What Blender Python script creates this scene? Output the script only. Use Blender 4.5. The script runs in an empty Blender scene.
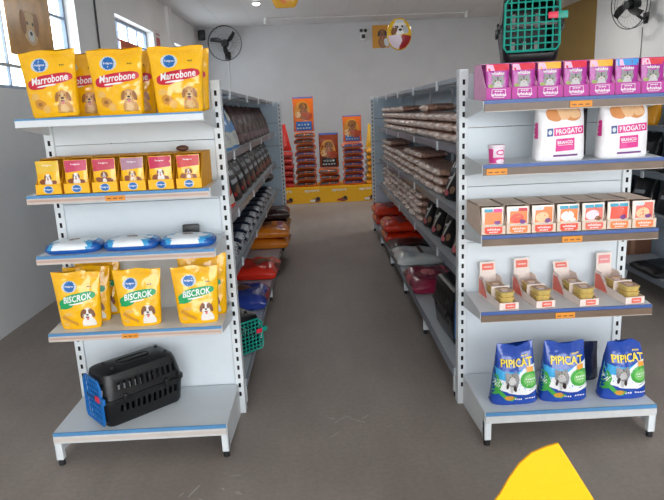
import bpy, bmesh, math, random
from mathutils import Vector, Matrix, noise
random.seed(7)
S = bpy.context.scene
COL = S.collection
PI = math.pi

# ------------------------------------------------------------------ materials
def lin(c):
    return tuple(((v/255)/12.92 if v/255 <= .04045 else ((v/255+.055)/1.055)**2.4) for v in c)

_m = {}
def mat(name, rgb, rough=.5, metal=0., var=.06, scale=30., bump=.0, bscale=40., emit=0., spec=.5, coat=0., kind='noise'):
    if name in _m: return _m[name]
    m = bpy.data.materials.new(name); m.use_nodes = True
    nt = m.node_tree; b = nt.nodes['Principled BSDF']
    c = lin(rgb)
    b.inputs['Roughness'].default_value = rough
    b.inputs['Metallic'].default_value = metal
    b.inputs['Specular IOR Level'].default_value = spec
    if coat: b.inputs['Coat Weight'].default_value = coat; b.inputs['Coat Roughness'].default_value = .12
    tc = nt.nodes.new('ShaderNodeTexCoord')
    if kind == 'voronoi':
        nz = nt.nodes.new('ShaderNodeTexVoronoi'); nz.inputs['Scale'].default_value = scale; out = nz.outputs['Color']
        rm0 = nt.nodes.new('ShaderNodeSeparateColor'); nt.links.new(out, rm0.inputs[0]); out = rm0.outputs[0]
    else:
        nz = nt.nodes.new('ShaderNodeTexNoise'); nz.inputs['Scale'].default_value = scale; nz.inputs['Detail'].default_value = 3; out = nz.outputs['Fac']
    nt.links.new(tc.outputs['Object'], nz.inputs['Vector'])
    rp = nt.nodes.new('ShaderNodeValToRGB')
    lo = tuple(max(0, v*(1-var)) for v in c); hi = tuple(min(1, v*(1+var)) for v in c)
    rp.color_ramp.elements[0].color = (*lo, 1); rp.color_ramp.elements[1].color = (*hi, 1)
    rp.color_ramp.elements[0].position = .3; rp.color_ramp.elements[1].position = .7
    nt.links.new(out, rp.inputs['Fac']); nt.links.new(rp.outputs['Color'], b.inputs['Base Color'])
    if bump:
        bn = nt.nodes.new('ShaderNodeTexNoise'); bn.inputs['Scale'].default_value = bscale; bn.inputs['Detail'].default_value = 2
        nt.links.new(tc.outputs['Object'], bn.inputs['Vector'])
        bp = nt.nodes.new('ShaderNodeBump'); bp.inputs['Strength'].default_value = bump; bp.inputs['Distance'].default_value = .01
        nt.links.new(bn.outputs['Fac'], bp.inputs['Height']); nt.links.new(bp.outputs['Normal'], b.inputs['Normal'])
    if emit:
        b.inputs['Emission Color'].default_value = (*c, 1); b.inputs['Emission Strength'].default_value = emit
    _m[name] = m; return m

def film(name, rgb, **k):          # glossy printed plastic film
    return mat(name, rgb, rough=k.pop('rough', .22), var=k.pop('var', .05), bump=k.pop('bump', .35), bscale=k.pop('bscale', 28.), spec=k.pop('spec', .75), **k)
def card(name, rgb, **k):          # printed cardboard
    return mat(name, rgb, rough=k.pop('rough', .55), var=k.pop('var', .05), **k)
def ink(name, rgb, rough=.35):
    return mat('ink_'+name, rgb, rough=rough, var=.03)

M = {}
M['steel'] = mat('white_steel', (220, 225, 228), rough=.4, var=.02)
M['panel'] = mat('white_panel', (215, 222, 227), rough=.45, var=.025, scale=6)
M['steelgrey'] = mat('grey_steel', (200, 207, 213), rough=.4, var=.03)
M['runpanel'] = mat('pale_blue_panel', (186, 203, 216), rough=.5, var=.03, scale=5)
M['slot'] = mat('slot_black', (14, 14, 16), rough=.9)
M['blue'] = mat('blue_strip', (82, 138, 184), rough=.4)
M['blue2'] = mat('deep_blue_strip', (64, 94, 158), rough=.4)
M['rail_l'] = mat('beige_price_rail', (203, 192, 184), rough=.35, var=.06, scale=9)
M['rail_b'] = mat('pink_brown_rail_insert', (190, 160, 145), rough=.4, var=.06, scale=9)
M['rail_r'] = mat('brown_price_rail', (114, 94, 78), rough=.35, var=.12, scale=12)
M['rail_w'] = mat('white_price_rail', (205, 205, 205), rough=.35, var=.04)
M['rail_g'] = mat('grey_price_rail', (136, 145, 156), rough=.3, var=.08, scale=8)
M['tag'] = card('orange_tag', (230, 148, 44))
M['tagink'] = ink('tag', (120, 70, 20))
M['clip'] = mat('white_clip', (225, 230, 235), rough=.4)
M['rubber'] = mat('black_rubber', (28, 28, 30), rough=.7)
M['black'] = mat('black_plastic', (18, 19, 21), rough=.36, var=.15, bump=.15, bscale=120)
M['white'] = ink('white', (240, 240, 240)); M['ink_black'] = ink('black', (20, 18, 18))

# ------------------------------------------------------------------ mesh builder
class MB:
    def __init__(s): s.bm = bmesh.new(); s.mats = []; s.layer = 0
    def mi(s, m):
        if m not in s.mats: s.mats.append(m)
        return s.mats.index(m)
    def face(s, vs, m):
        try: f = s.bm.faces.new(vs)
        except ValueError: return None
        f.material_index = s.mi(m); return f
    def box(s, x0, x1, y0, y1, z0, z1, m, bev=0, seg=2):
        v = [s.bm.verts.new(p) for p in ((x0,y0,z0),(x1,y0,z0),(x1,y1,z0),(x0,y1,z0),(x0,y0,z1),(x1,y0,z1),(x1,y1,z1),(x0,y1,z1))]
        fs = [s.face([v[i] for i in q], m) for q in ((3,2,1,0),(4,5,6,7),(0,1,5,4),(1,2,6,5),(2,3,7,6),(3,0,4,7))]
        if bev:
            es = {e for f in fs for e in f.edges}
            r = bmesh.ops.bevel(s.bm, geom=list(es), offset=bev, segments=seg, profile=.5, affect='EDGES', clamp_overlap=True)
            for f in r['faces']: f.material_index = s.mi(m)
        return s
    def prism(s, pts, axis, a0, a1, m):
        def P(p, a):
            return (a, p[0], p[1]) if axis == 0 else ((p[0], a, p[1]) if axis == 1 else (p[0], p[1], a))
        A = [s.bm.verts.new(P(p, a0)) for p in pts]; B = [s.bm.verts.new(P(p, a1)) for p in pts]
        fs = [s.face(A, m), s.face(B[::-1], m)]
        n = len(pts)
        for i in range(n): fs.append(s.face([A[i], B[i], B[(i+1) % n], A[(i+1) % n]], m))
        bmesh.ops.recalc_face_normals(s.bm, faces=[f for f in fs if f])
        return s
    def cyl(s, p0, p1, r, m, n=14, r2=None):
        return s.tube([p0, p1], r, m, n, r2=r2)
    def tube(s, pts, r, m, n=8, closed=False, r2=None, flat=1.):
        pts = [Vector(p) for p in pts]; N = len(pts); rings = []
        up = None
        for i, p in enumerate(pts):
            if closed: t = (pts[(i+1) % N]-pts[i-1]).normalized()
            else: t = (pts[min(i+1, N-1)]-pts[max(i-1, 0)]).normalized()
            if up is None:
                up = Vector((0, 0, 1)) if abs(t.z) < .9 else Vector((1, 0, 0))
            a = t.cross(up).normalized(); b = a.cross(t).normalized(); up = b
            rr = r if r2 is None else r+(r2-r)*i/max(1, N-1)
            rings.append([s.bm.verts.new(p+a*math.cos(2*PI*k/n)*rr+b*math.sin(2*PI*k/n)*rr*flat) for k in range(n)])
        for i in range(N if closed else N-1):
            A, B = rings[i], rings[(i+1) % N]
            for k in range(n): s.face([A[k], A[(k+1) % n], B[(k+1) % n], B[k]], m)
        if not closed: s.face(rings[0][::-1], m); s.face(rings[-1], m)
        return s
    def ell(s, c, rx, ry, rz, m, nu=14, nv=9):
        c = Vector(c); rows = []
        for j in range(1, nv):
            ph = PI*j/nv
            rows.append([s.bm.verts.new(c+Vector((rx*math.sin(ph)*math.cos(2*PI*i/nu), ry*math.sin(ph)*math.sin(2*PI*i/nu), -rz*math.cos(ph)))) for i in range(nu)])
        a = s.bm.verts.new(c-Vector((0, 0, rz))); b = s.bm.verts.new(c+Vector((0, 0, rz)))
        for i in range(nu):
            s.face([a, rows[0][(i+1) % nu], rows[0][i]], m); s.face([b, rows[-1][i], rows[-1][(i+1) % nu]], m)
            for j in range(len(rows)-1): s.face([rows[j][i], rows[j][(i+1) % nu], rows[j+1][(i+1) % nu], rows[j+1][i]], m)
        return s
    def rings(s, rows, m, cap=True):
        V = [[s.bm.verts.new(p) for p in r] for r in rows]; n = len(V[0])
        for A, B in zip(V, V[1:]):
            for k in range(n): s.face([A[k], A[(k+1) % n], B[(k+1) % n], B[k]], m)
        if cap: s.face(V[0][::-1], m); s.face(V[-1], m)
        return V
    def decals(s, F, items, step=.02, off=.0006, lay=.00016):
        """print shapes of (s,t) on the surface F(s,t): ink lies on the skin of the thing"""
        for it in items:
            s.layer += 1; o = off+lay*s.layer; m = it[-1]; tb = bmesh.new()
            if it[0] == 'ell':
                _, cx, cy, rx, ry, rot, _x = it
                n = 20; ca, sa = math.cos(rot), math.sin(rot)
                tb.faces.new([tb.verts.new((cx+rx*math.cos(2*PI*i/n)*ca-ry*math.sin(2*PI*i/n)*sa, cy+rx*math.cos(2*PI*i/n)*sa+ry*math.sin(2*PI*i/n)*ca, 0)) for i in range(n)])
            elif it[0] == 'poly':
                tb.faces.new([tb.verts.new((p[0], p[1], 0)) for p in it[1]])
            elif it[0] == 'text':
                _, txt, cx, cy, hgt, wid, rot, shear, _x = it
                vs, fs = text_mesh(txt); ca, sa = math.cos(rot), math.sin(rot)
                V = []
                for x, y in vs:
                    X = x*wid+y*hgt*shear; Y = y*hgt
                    V.append(tb.verts.new((cx+X*ca-Y*sa, cy+X*sa+Y*ca, 0)))
                for f in fs:
                    try: tb.faces.new([V[i] for i in f])
                    except ValueError: pass
            bmesh.ops.triangulate(tb, faces=tb.faces[:])
            for _k in range(5):
                es = [e for e in tb.edges if e.calc_length() > step]
                if not es: break
                bmesh.ops.subdivide_edges(tb, edges=es, cuts=1)
                bmesh.ops.triangulate(tb, faces=[f for f in tb.faces if len(f.verts) > 3])
            nv = {}; e = .0015
            for v in tb.verts:
                p = Vector(F(v.co.x, v.co.y))
                du = Vector(F(v.co.x+e, v.co.y))-Vector(F(v.co.x-e, v.co.y)); dv = Vector(F(v.co.x, v.co.y+e))-Vector(F(v.co.x, v.co.y-e))
                nn = du.cross(dv)
                nn = nn.normalized() if nn.length > 1e-12 else Vector((0, -1, 0))
                nv[v] = s.bm.verts.new(p+nn*o)
            for f in tb.faces:
                f.normal_update(); vs = [nv[v] for v in f.verts]
                s.face(vs if f.normal.z >= 0 else vs[::-1], m)
            tb.free()
        return s
    def mesh(s, name, origin=(0, 0, 0), smooth=40):
        me = bpy.data.meshes.new(name)
        if origin != (0, 0, 0): bmesh.ops.translate(s.bm, verts=s.bm.verts, vec=-Vector(origin))
        s.bm.to_mesh(me); s.bm.free()
        for m in s.mats: me.materials.append(m)
        if smooth:
            me.shade_smooth(); me.set_sharp_from_angle(angle=math.radians(smooth))
        return me
    def build(s, name, parent=None, origin=None, smooth=40, loc=None, rotz=None):
        o3 = tuple(origin) if origin else (tuple(parent.location) if (parent and parent.get('_abs')) else (0, 0, 0))
        o = bpy.data.objects.new(name, s.mesh(name, o3, smooth)); COL.objects.link(o)
        if parent: o.parent = parent
        elif origin: o.location = origin
        if loc: o.location = loc
        if rotz: o.rotation_euler.z = rotz
        return o

_t = {}
def text_mesh(txt):
    """text outline as flat faces, width 1 and height 1, centred"""
    if txt in _t: return _t[txt]
    cu = bpy.data.curves.new('lettering', 'FONT'); cu.body = txt; cu.size = 1; cu.resolution_u = 2; cu.offset = .022
    cu.align_x = 'CENTER'
    o = bpy.data.objects.new('lettering', cu); COL.objects.link(o)
    bpy.context.view_layer.update()
    me = bpy.data.meshes.new_from_object(o.evaluated_get(bpy.context.evaluated_depsgraph_get()))
    vs = [(v.co.x, v.co.y) for v in me.vertices]; fs = [tuple(p.vertices) for p in me.polygons]
    x0 = min(v[0] for v in vs); x1 = max(v[0] for v in vs); y0 = min(v[1] for v in vs); y1 = max(v[1] for v in vs)
    vs = [((x-(x0+x1)/2)/(x1-x0), (y-(y0+y1)/2)/(y1-y0)) for x, y in vs]
    bpy.data.objects.remove(o); bpy.data.curves.remove(cu); bpy.data.meshes.remove(me)
    _t[txt] = (vs, fs); return _t[txt]

def tag(o, label, cat, group=None):
    o['label'] = label; o['category'] = cat
    if group: o['group'] = group
    return o
def empty(name, loc, label, cat, group=None, rotz=0, absolute=False):
    o = bpy.data.objects.new(name, None); COL.objects.link(o); o.location = loc; o.rotation_euler.z = rotz; o.empty_display_size = .1
    if absolute: o['_abs'] = 1
    return tag(o, label, cat, group)
def struct(o): o['kind'] = 'structure'; return o
def place(me, name, loc, rotz, label, cat, group=None, rot=None):
    o = bpy.data.objects.new(name, me); COL.objects.link(o); o.location = loc
    o.rotation_euler = rot if rot else (0, 0, rotz)
    return tag(o, label, cat, group)
def copy_thing(root, loc, rotz, label, group=None):
    r = root.copy(); COL.objects.link(r); r.location = loc; r.rotation_euler.z = rotz; r['label'] = label
    if group: r['group'] = group
    for c in list(root.children):
        d = c.copy(); COL.objects.link(d); d.parent = r
        for g in c.children:
            e = g.copy(); COL.objects.link(e); e.parent = d
    return r
ORD = ['first','second','third','fourth','fifth','sixth','seventh','eighth','ninth','tenth','eleventh','twelfth','thirteenth','fourteenth','fifteenth','sixteenth']

# ------------------------------------------------------------------ camera
H = 1.55
cd = bpy.data.cameras.new('camera'); cam = bpy.data.objects.new('camera', cd); COL.objects.link(cam); S.camera = cam
FPX = 596.96
cd.sensor_fit = 'HORIZONTAL'; cd.sensor_width = 36; cd.lens = FPX/664*36; cd.clip_start = .05
pi_, ro, ya = (math.radians(v) for v in (12.9892, -2.5234, .8522))
fw = Vector((math.sin(ya)*math.cos(pi_), math.cos(ya)*math.cos(pi_), -math.sin(pi_)))
r_ = Vector((math.cos(ya), -math.sin(ya), 0)); u_ = r_.cross(fw)
R2 = r_*math.cos(ro)+u_*math.sin(ro); U2 = -r_*math.sin(ro)+u_*math.cos(ro)
cam.matrix_world = Matrix(((R2.x, U2.x, -fw.x, 0), (R2.y, U2.y, -fw.y, 0), (R2.z, U2.z, -fw.z, H), (0, 0, 0, 1)))

# ------------------------------------------------------------------ room
XL, XR, YB, YF, ZC = -2.44, 5.0, 13.35, -2.6, 3.38
def floor_mat():
    m = bpy.data.materials.new('polished_concrete'); m.use_nodes = True; nt = m.node_tree; b = nt.nodes['Principled BSDF']
    tc = nt.nodes.new('ShaderNodeTexCoord')
    n1 = nt.nodes.new('ShaderNodeTexNoise'); n1.inputs['Scale'].default_value = .9; n1.inputs['Detail'].default_value = 6
    n2 = nt.nodes.new('ShaderNodeTexNoise'); n2.inputs['Scale'].default_value = 45; n2.inputs['Detail'].default_value = 4
    mp = nt.nodes.new('ShaderNodeMapping'); mp.inputs['Scale'].default_value = (1, .18, 1)
    n3 = nt.nodes.new('ShaderNodeTexNoise'); n3.inputs['Scale'].default_value = 9; n3.inputs['Detail'].default_value = 3
    for n in (n1, n2): nt.links.new(tc.outputs['Object'], n.inputs['Vector'])
    nt.links.new(tc.outputs['Object'], mp.inputs['Vector']); nt.links.new(mp.outputs['Vector'], n3.inputs['Vector'])
    r = nt.nodes.new('ShaderNodeValToRGB'); r.color_ramp.elements[0].position = .3; r.color_ramp.elements[1].position = .72
    r.color_ramp.elements[0].color = (*lin((132, 122, 115)), 1); r.color_ramp.elements[1].color = (*lin((158, 148, 141)), 1)
    nt.links.new(n1.outputs['Fac'], r.inputs['Fac'])
    mx = nt.nodes.new('ShaderNodeMix'); mx.data_type = 'RGBA'; mx.blend_type = 'OVERLAY'; mx.inputs[0].default_value = .18
    nt.links.new(r.outputs['Color'], mx.inputs[6]); nt.links.new(n2.outputs['Fac'], mx.inputs[7])
    mx2 = nt.nodes.new('ShaderNodeMix'); mx2.data_type = 'RGBA'; mx2.blend_type = 'OVERLAY'; mx2.inputs[0].default_value = .12
    nt.links.new(mx.outputs[2], mx2.inputs[6]); nt.links.new(n3.outputs['Fac'], mx2.inputs[7])
    nt.links.new(mx2.outputs[2], b.inputs['Base Color'])
    rr = nt.nodes.new('ShaderNodeMapRange'); rr.inputs[3].default_value = .38; rr.inputs[4].default_value = .6
    nt.links.new(n1.outputs['Fac'], rr.inputs[0]); nt.links.new(rr.outputs[0], b.inputs['Roughness'])
    b.inputs['Specular IOR Level'].default_value = .35
    return m
fm = floor_mat()
wm = mat('painted_wall', (200, 201, 204), rough=.75, var=.03, scale=2.5, bump=.05, bscale=60)
wmr = mat('white_painted_wall', (222, 222, 221), rough=.75, var=.02, scale=2.5)
wml = mat('grey_painted_wall', (238, 237, 236), rough=.75, var=.04, scale=1.5, bump=.05, bscale=60)
brown = mat('brown_painted_wall', (152, 122, 66), rough=.7, var=.05, scale=3)
cm = mat('white_ceiling_lining', (224, 224, 225), rough=.45, var=.03, scale=1.2)
mb = MB(); mb.box(XL-.3, XR+.3, YF-.3, YB+.3, -.1, 0, fm); struct(mb.build('floor', smooth=0))
mb = MB(); mb.box(XL-.3, XR+.3, YF-.3, YB+.3, ZC, ZC+.1, cm)
x = XL
while x < XR:
    mb.box(x, x+.006, YF, YB, ZC-.003, ZC+.001, M['steelgrey']); x += .62
struct(mb.build('ceiling', smooth=0))
mb = MB(); mb.box(XL-.3, XR+.3, YB, YB+.2, 0, ZC, wm); struct(mb.build('wall_back', smooth=0))
mb = MB(); mb.box(XR, XR+.2, YF-.2, 11.05, 0, ZC, wmr); mb.box(XR, XR+.2, 11.05, YB, 0, ZC, brown)
struct(mb.build('wall_right', smooth=0))
# left wall with three window openings
WIN = [(4.85, 6.62), (7.9, 9.7), (10.98, 12.7)]; WZ0, WZ1 = 1.845, 2.86; WT = .2
mb = MB(); y = YF-.2
for a, b_ in WIN:
    mb.box(XL-WT, XL, y, a, 0, ZC, wml); mb.box(XL-WT, XL, a, b_, 0, WZ0, wml); mb.box(XL-WT, XL, a, b_, WZ1, ZC, wml); y = b_
mb.box(XL-WT, XL, y, YB, 0, ZC, wml); mb.box(XL, XL+.05, 10.6, 10.88, 0, ZC, wml)
struct(mb.build('wall_left', smooth=0))
# shop front behind the camera: one wide opening to the street
mb = MB(); mb.box(XL, -2.1, YF-.2, YF, 0, ZC, wm); mb.box(4.7, XR, YF-.2, YF, 0, ZC, wm); mb.box(-2.1, 4.7, YF-.2, YF, 2.95, ZC, wm)
struct(mb.build('wall_front', smooth=0))
pv = mat('pavement', (170, 166, 160), rough=.8, var=.08, scale=4)
mb = MB(); mb.box(-9, 12, YF-9, YF-.3, -.12, -.02, pv); g = mb.build('ground', smooth=0); struct(g)
bframe = mat('blue_grey_window_steel', (128, 144, 164), rough=.5)
glass = bpy.data.materials.new('window_glass'); glass.use_nodes = True
nt = glass.node_tree; nt.nodes.clear(); o_ = nt.nodes.new('ShaderNodeOutputMaterial'); mxs = nt.nodes.new('ShaderNodeMixShader')
tr = nt.nodes.new('ShaderNodeBsdfTransparent'); tr.inputs[0].default_value = (.93, .96, .97, 1); gl = nt.nodes.new('ShaderNodeBsdfGlossy'); gl.inputs['Roughness'].default_value = .05
mxs.inputs[0].default_value = .06; nt.links.new(tr.outputs[0], mxs.inputs[1]); nt.links.new(gl.outputs[0], mxs.inputs[2]); nt.links.new(mxs.outputs[0], o_.inputs[0])
for i, (a, b_) in enumerate(WIN):
    xw = XL-.13
    w = MB()
    w.box(xw-.02, xw+.02, a, b_, WZ0, WZ0+.04, bframe); w.box(xw-.02, xw+.02, a, b_, WZ1-.04, WZ1, bframe)
    w.box(xw-.02, xw+.02, a, a+.04, WZ0, WZ1, bframe); w.box(xw-.02, xw+.02, b_-.04, b_, WZ0, WZ1, bframe)
    wo = struct(w.build('window_%d' % (i+1), origin=(xw, (a+b_)/2, WZ0), smooth=0))
    n = 4
    mu = MB()
    for k in range(1, n): yy = a+(b_-a)*k/n; mu.box(xw-.012, xw+.012, yy-.009, yy+.009, WZ0+.03, WZ1-.03, bframe)
    for zz in (2.05, 2.6): mu.box(xw-.015, xw+.015, a+.03, b_-.03, zz-.013, zz+.013, bframe)
    mo = mu.build('window_bars', origin=(xw, (a+b_)/2, WZ0), smooth=0); mo.parent = wo; mo.location = (0, 0, 0)
    gp = MB(); gp.box(xw-.004, xw+.002, a+.03, b_-.03, WZ0+.03, WZ1-.03, glass)
    go = gp.build('window_pane', origin=(xw, (a+b_)/2, WZ0), smooth=0); go.parent = wo; go.location = (0, 0, 0)

# ------------------------------------------------------------------ shelving
ZT = 1.722
def upright(x0, x1, yb, parent, zt=ZT, face=-1):
    m = MB(); m.box(x0, x1, yb-.012, yb+.045, .0, zt, M['steel'], bev=.002, seg=1)
    xc = (x0+x1)/2; z = .1
    while z < zt-.03:
        m.box(xc-.006, xc+.006, yb-.0128, yb-.011, z, z+.024, M['slot']); z += .05
    return m.build('upright', parent)

def end_unit(xa, xb, yb, zs, left, label):
    root = empty('shelving_unit', ((xa+xb)/2, yb-.2, 0), label, 'shelf', absolute=True)
    upright(xa-.032, xa+.012, yb, root); upright(xb-.012, xb+.032, yb, root)
    p = MB(); z = .15
    for z0, z1 in ((.06, .585), (.588, .877), (.88, 1.16), (1.163, 1.446), (1.449, 1.70)):
        p.box(xa+.0125, xb-.0125, yb, yb+.02, z0, z1, M['panel'])
    p.build('back_panel', root, smooth=0)
    for i, z in enumerate(zs):
        yf = yb-.333
        s = MB()
        s.box(xa, xb, yf+.004, yb-.013, z-.014, z, M['steel'])
        if not left: s.box(xa, xb, yf-.001, yf+.004, z-.013, z+.002, M['blue2'])
        elif i == 0: s.box(xa, xb, yf-.001, yf+.004, z-.006, z+.002, M['blue']); s.box(xa, xb, yf-.001, yf+.004, z-.034, z-.006, M['steel'])
        else: s.box(xa, xb, yf-.001, yf+.004, z-.011, z+.002, M['blue'])
        sh = s.build('shelf', root, smooth=0)
        def sub(m, nm):
            o = m.build(nm, origin=tuple(root.location), smooth=0); o.parent = sh; o.location = (0, 0, 0); return o
        if not (left and i == 0):
            r = MB()
            if left:
                r.box(xa, xb, yf-.004, yf+.004, z-.036, z-.011, M['rail_l']); r.box(xa+.004, xb-.004, yf-.0052, yf-.0038, z-.027, z-.017, M['rail_b'])
            else: r.box(xa, xb, yf-.004, yf+.004, z-.046, z-.0135, M['rail_r']); r.box(xa, xb, yf-.005, yf-.001, z-.047, z-.0445, M['rail_l'])
            sub(r, 'price_rail')
        for xx in (xa-.003, xb):
            b = MB(); b.prism([(yf+.01, z), (yf+.005, z-.035), (yb-.03, z-.075), (yb-.013, z-.075), (yb-.013, z)], 0, xx, xx+.003, M['steel'])
            b.prism([(yf+.01, z+.0), (yb-.013, z), (yb-.013, z+.02), (yf+.1, z+.006)], 0, xx, xx+.003, M['steel'])
            sub(b, 'bracket')
        for (tx, w) in TAGS.get((left, i), []):
            tgm = MB(); zt0 = z-.042 if not left else z-.034
            tgm.box(tx-w/2, tx+w/2, yf-.0075, yf-.0055, zt0, zt0+(.026 if not left else .022), M['tag'])
            for k in range(3): tgm.box(tx-w/2+.008+k*w*.3, tx-w/2+.008+k*w*.3+w*.2, yf-.0079, yf-.0074, zt0+.008, zt0+.013, M['tagink'])
            sub(tgm, 'price_tag')
    zd = .169; yd = yb-.437
    d = MB(); d.box(xa, xb, yd+.004, yb-.013, zd-.015, zd, M['panel'])
    d.box(xa, xb, yd-.001, yd+.004, zd-.015, zd+.002, M['blue']); db = d.build('base_shelf', root, smooth=0)
    r = MB(); r.box(xa, xb, yd-.004, yd+.004, zd-.05, zd-.0155, M['rail_w'])
    r.box(xa, xb, yd-.0055, yd-.003, zd-.04, zd-.024, M['rail_l'] if left else M['rail_w'])
    ro_ = r.build('price_rail', origin=tuple(root.location), smooth=0); ro_.parent = db; ro_.location = (0, 0, 0)
    for (tx, w) in TAGS.get((left, 'b'), []):
        t_ = MB(); t_.box(tx-w/2, tx+w/2, yd-.0075, yd-.006, zd-.045, zd-.023, M['tag']); o = t_.build('price_tag', origin=tuple(root.location), smooth=0); o.parent = db; o.location = (0, 0, 0)
    for xx, sg in ((xa, 1), (xb, -1)):
        f = MB()
        f.prism([(yd+.006, zd-.003), (yb-.013, zd-.003), (yb-.013, .004), (yb-.06, .004), (yd+.05, .04), (yd+.034, .03), (yd+.006, .03)], 0, xx-.004, xx, M['steel']) if sg > 0 else \
        f.prism([(yd+.006, zd-.003), (yb-.013, zd-.003), (yb-.013, .004), (yb-.06, .004), (yd+.05, .04), (yd+.034, .03), (yd+.006, .03)], 0, xx, xx+.004, M['steel'])
        x0, x1 = (xx-.004, xx+.028) if sg > 0 else (xx-.028, xx+.004)
        f.box(x0, x1, yd+.006, yd+.036, .028, zd-.05, M['steel'], bev=.002, seg=1)
        fo = f.build('leg', root, smooth=0)
        k = MB(); xm = (x0+x1)/2; k.cyl((xm, yd+.021, 0), (xm, yd+.021, .03), .015, M['rubber'], n=14)
        ko = k.build('rubber_foot', origin=tuple(root.location)); ko.parent = fo; ko.location = (0, 0, 0)
    return root

TAGS = {(True, 1): [(-.895, .085)], (True, 3): [(-.905, .075)],
        (False, 0): [(1.125, .095)], (False, 1): [(.77, .09)], (False, 2): [(1.115, .09)], (False, 3): [(1.1, .09)]}
LX0, LX1, LY = -1.279, -.486, 2.947
RX0, RX1, RY = .712, 1.505, 2.927
ZL = [1.5756, 1.249, .9775, .6117]; ZR = [1.5684, 1.2961, .9799, .6212]; ZD = .169
end_unit(LX0, LX1, LY, ZL, True, 'white end-of-aisle shelving unit on the left with yellow pouches on its shelves')
end_unit(RX0, RX1, RY, ZR, False, 'white end-of-aisle shelving unit on the right with brown price rails')

RUNZ = [1.705, 1.33, .955, .62]
def run(xs, y0, y1, label, faces=(1, -1), nb=5, farpanel=True):
    """double-sided aisle shelving: panel on the spine, shelves each bay"""
    root = empty('gondola_shelving', (xs, (y0+y1)/2, 0), label, 'shelf', absolute=True)
    p = MB(); L = (y1-y0)/nb
    for k in range(nb):
        for z0, z1 in ((.06, .42), (.424, .84), (.844, 1.26), (1.264, 1.70)):
            p.box(xs-.012, xs+.012, y0+k*L+.03, y0+(k+1)*L-.001, z0, z1, M['runpanel'])
    p.build('back_panel', root, smooth=0)
    for k in range(nb+1):
        u = MB(); yy = y0+k*L+.015 if k < nb else y1-.015
        u.box(xs-.03, xs+.03, yy-.015, yy+.015, 0, 1.71, M['steelgrey'])
        u.build('post', root, smooth=0)
    for f in faces:
        for k in range(nb):
            ya_, yb_ = y0+k*L, y0+(k+1)*L-.002
            for i, z in enumerate(RUNZ):
                xa_, xb_ = sorted((xs+f*.032, xs+f*.33))
                s = MB(); s.box(xa_, xb_, ya_, yb_, z-.014, z, M['steelgrey'])
                for q in ((.25, .5, .75) if i == 0 else ()): s.box(xa_+.02, xb_-.02, ya_+L*q-.012, ya_+L*q+.012, z-.024, z-.0142, M['steelgrey'])
                so = s.build('shelf', root, smooth=0)
                xf = xs+f*.33
                r = MB(); xa2, xb2 = sorted((xf, xf+f*.006))
                r.box(xa2, xb2, ya_, yb_, z-(.022 if i == 0 else .04), z+.003, M['rail_g'])
                r2 = r.build('price_rail', origin=tuple(root.location), smooth=0); r2.parent = so; r2.location = (0, 0, 0)
                c = MB(); xa3, xb3 = sorted((xf+f*.002, xf+f*.011))
                c.box(xa3, xb3, yb_-.045, yb_-.002, z-.05, z+.006, M['clip'])
                c2 = c.build('rail_clip', origin=tuple(root.location), smooth=0); c2.parent = so; c2.location = (0, 0, 0)
            xa_, xb_ = sorted((xs+f*.032, xs+f*.43)); zd = .17
            s = MB(); s.box(xa_, xb_, ya_, yb_, zd-.02, zd, M['steelgrey'])
            xa2, xb2 = sorted((xs+f*.43, xs+f*.437)); s.box(xa2, xb2, ya_, yb_, zd-.045, zd+.002, M['rail_g'])
            so = s.build('base_shelf', root, smooth=0)
        for k in range(nb+1):
            yy = y0+k*L+.016 if k < nb else y1-.016
            g = MB(); xo = xs+f*.415
            g.prism([(xs+f*.03, .15), (xs+f*.43, .15), (xs+f*.43, .03), (xs+f*.395, .03), (xs+f*.385, .1), (xs+f*.07, .06), (xs+f*.03, .06)], 1, yy-.014, yy+.014, M['steel'])
            go = g.build('leg', root, smooth=0)
            h = MB(); h.cyl((xo, yy, 0), (xo, yy, .031), .013, M['rubber'], n=10); ho = h.build('rubber_foot', origin=tuple(root.location)); ho.parent = go; ho.location = (0, 0, 0)
    if farpanel:
        e = MB(); e.box(xs-.383, xs+.383, y1+.03, y1+.05, .06, 1.70, M['runpanel'])
        for z in (.585, .877, 1.16, 1.446): e.box(xs-.383, xs+.383, y1+.0285, y1+.031, z-.002, z+.002, M['slot'])
        e.build('end_panel', root, smooth=0)
        for sg in (-1, 1):
            u = MB(); x0, x1 = sorted((xs+sg*.384, xs+sg*.428)); u.box(x0, x1, y1+.01, y1+.065, 0, ZT, M['steel'])
            xm = (x0+x1)/2; z = .1
            while z < ZT-.03: u.box(xm-.006, xm+.006, y1+.0092, y1+.011, z, z+.024, M['slot']); z += .05
            u.build('upright', root, smooth=0)
    return root
LS, RS, Y0, Y1 = -.8825, 1.1085, 2.995, 7.76
run(LS, Y0, Y1, 'long white aisle shelving behind the left end unit, full of upright dark bags')
run(RS, Y0, Y1, 'long white aisle shelving behind the right end unit, stacked with clear kibble bags')
TS = 3.03
run(TS, 4.0, 9.8, 'dark-stocked aisle shelving at the far right edge, beyond the right end unit', faces=(-1,), nb=6, farpanel=False)

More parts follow.
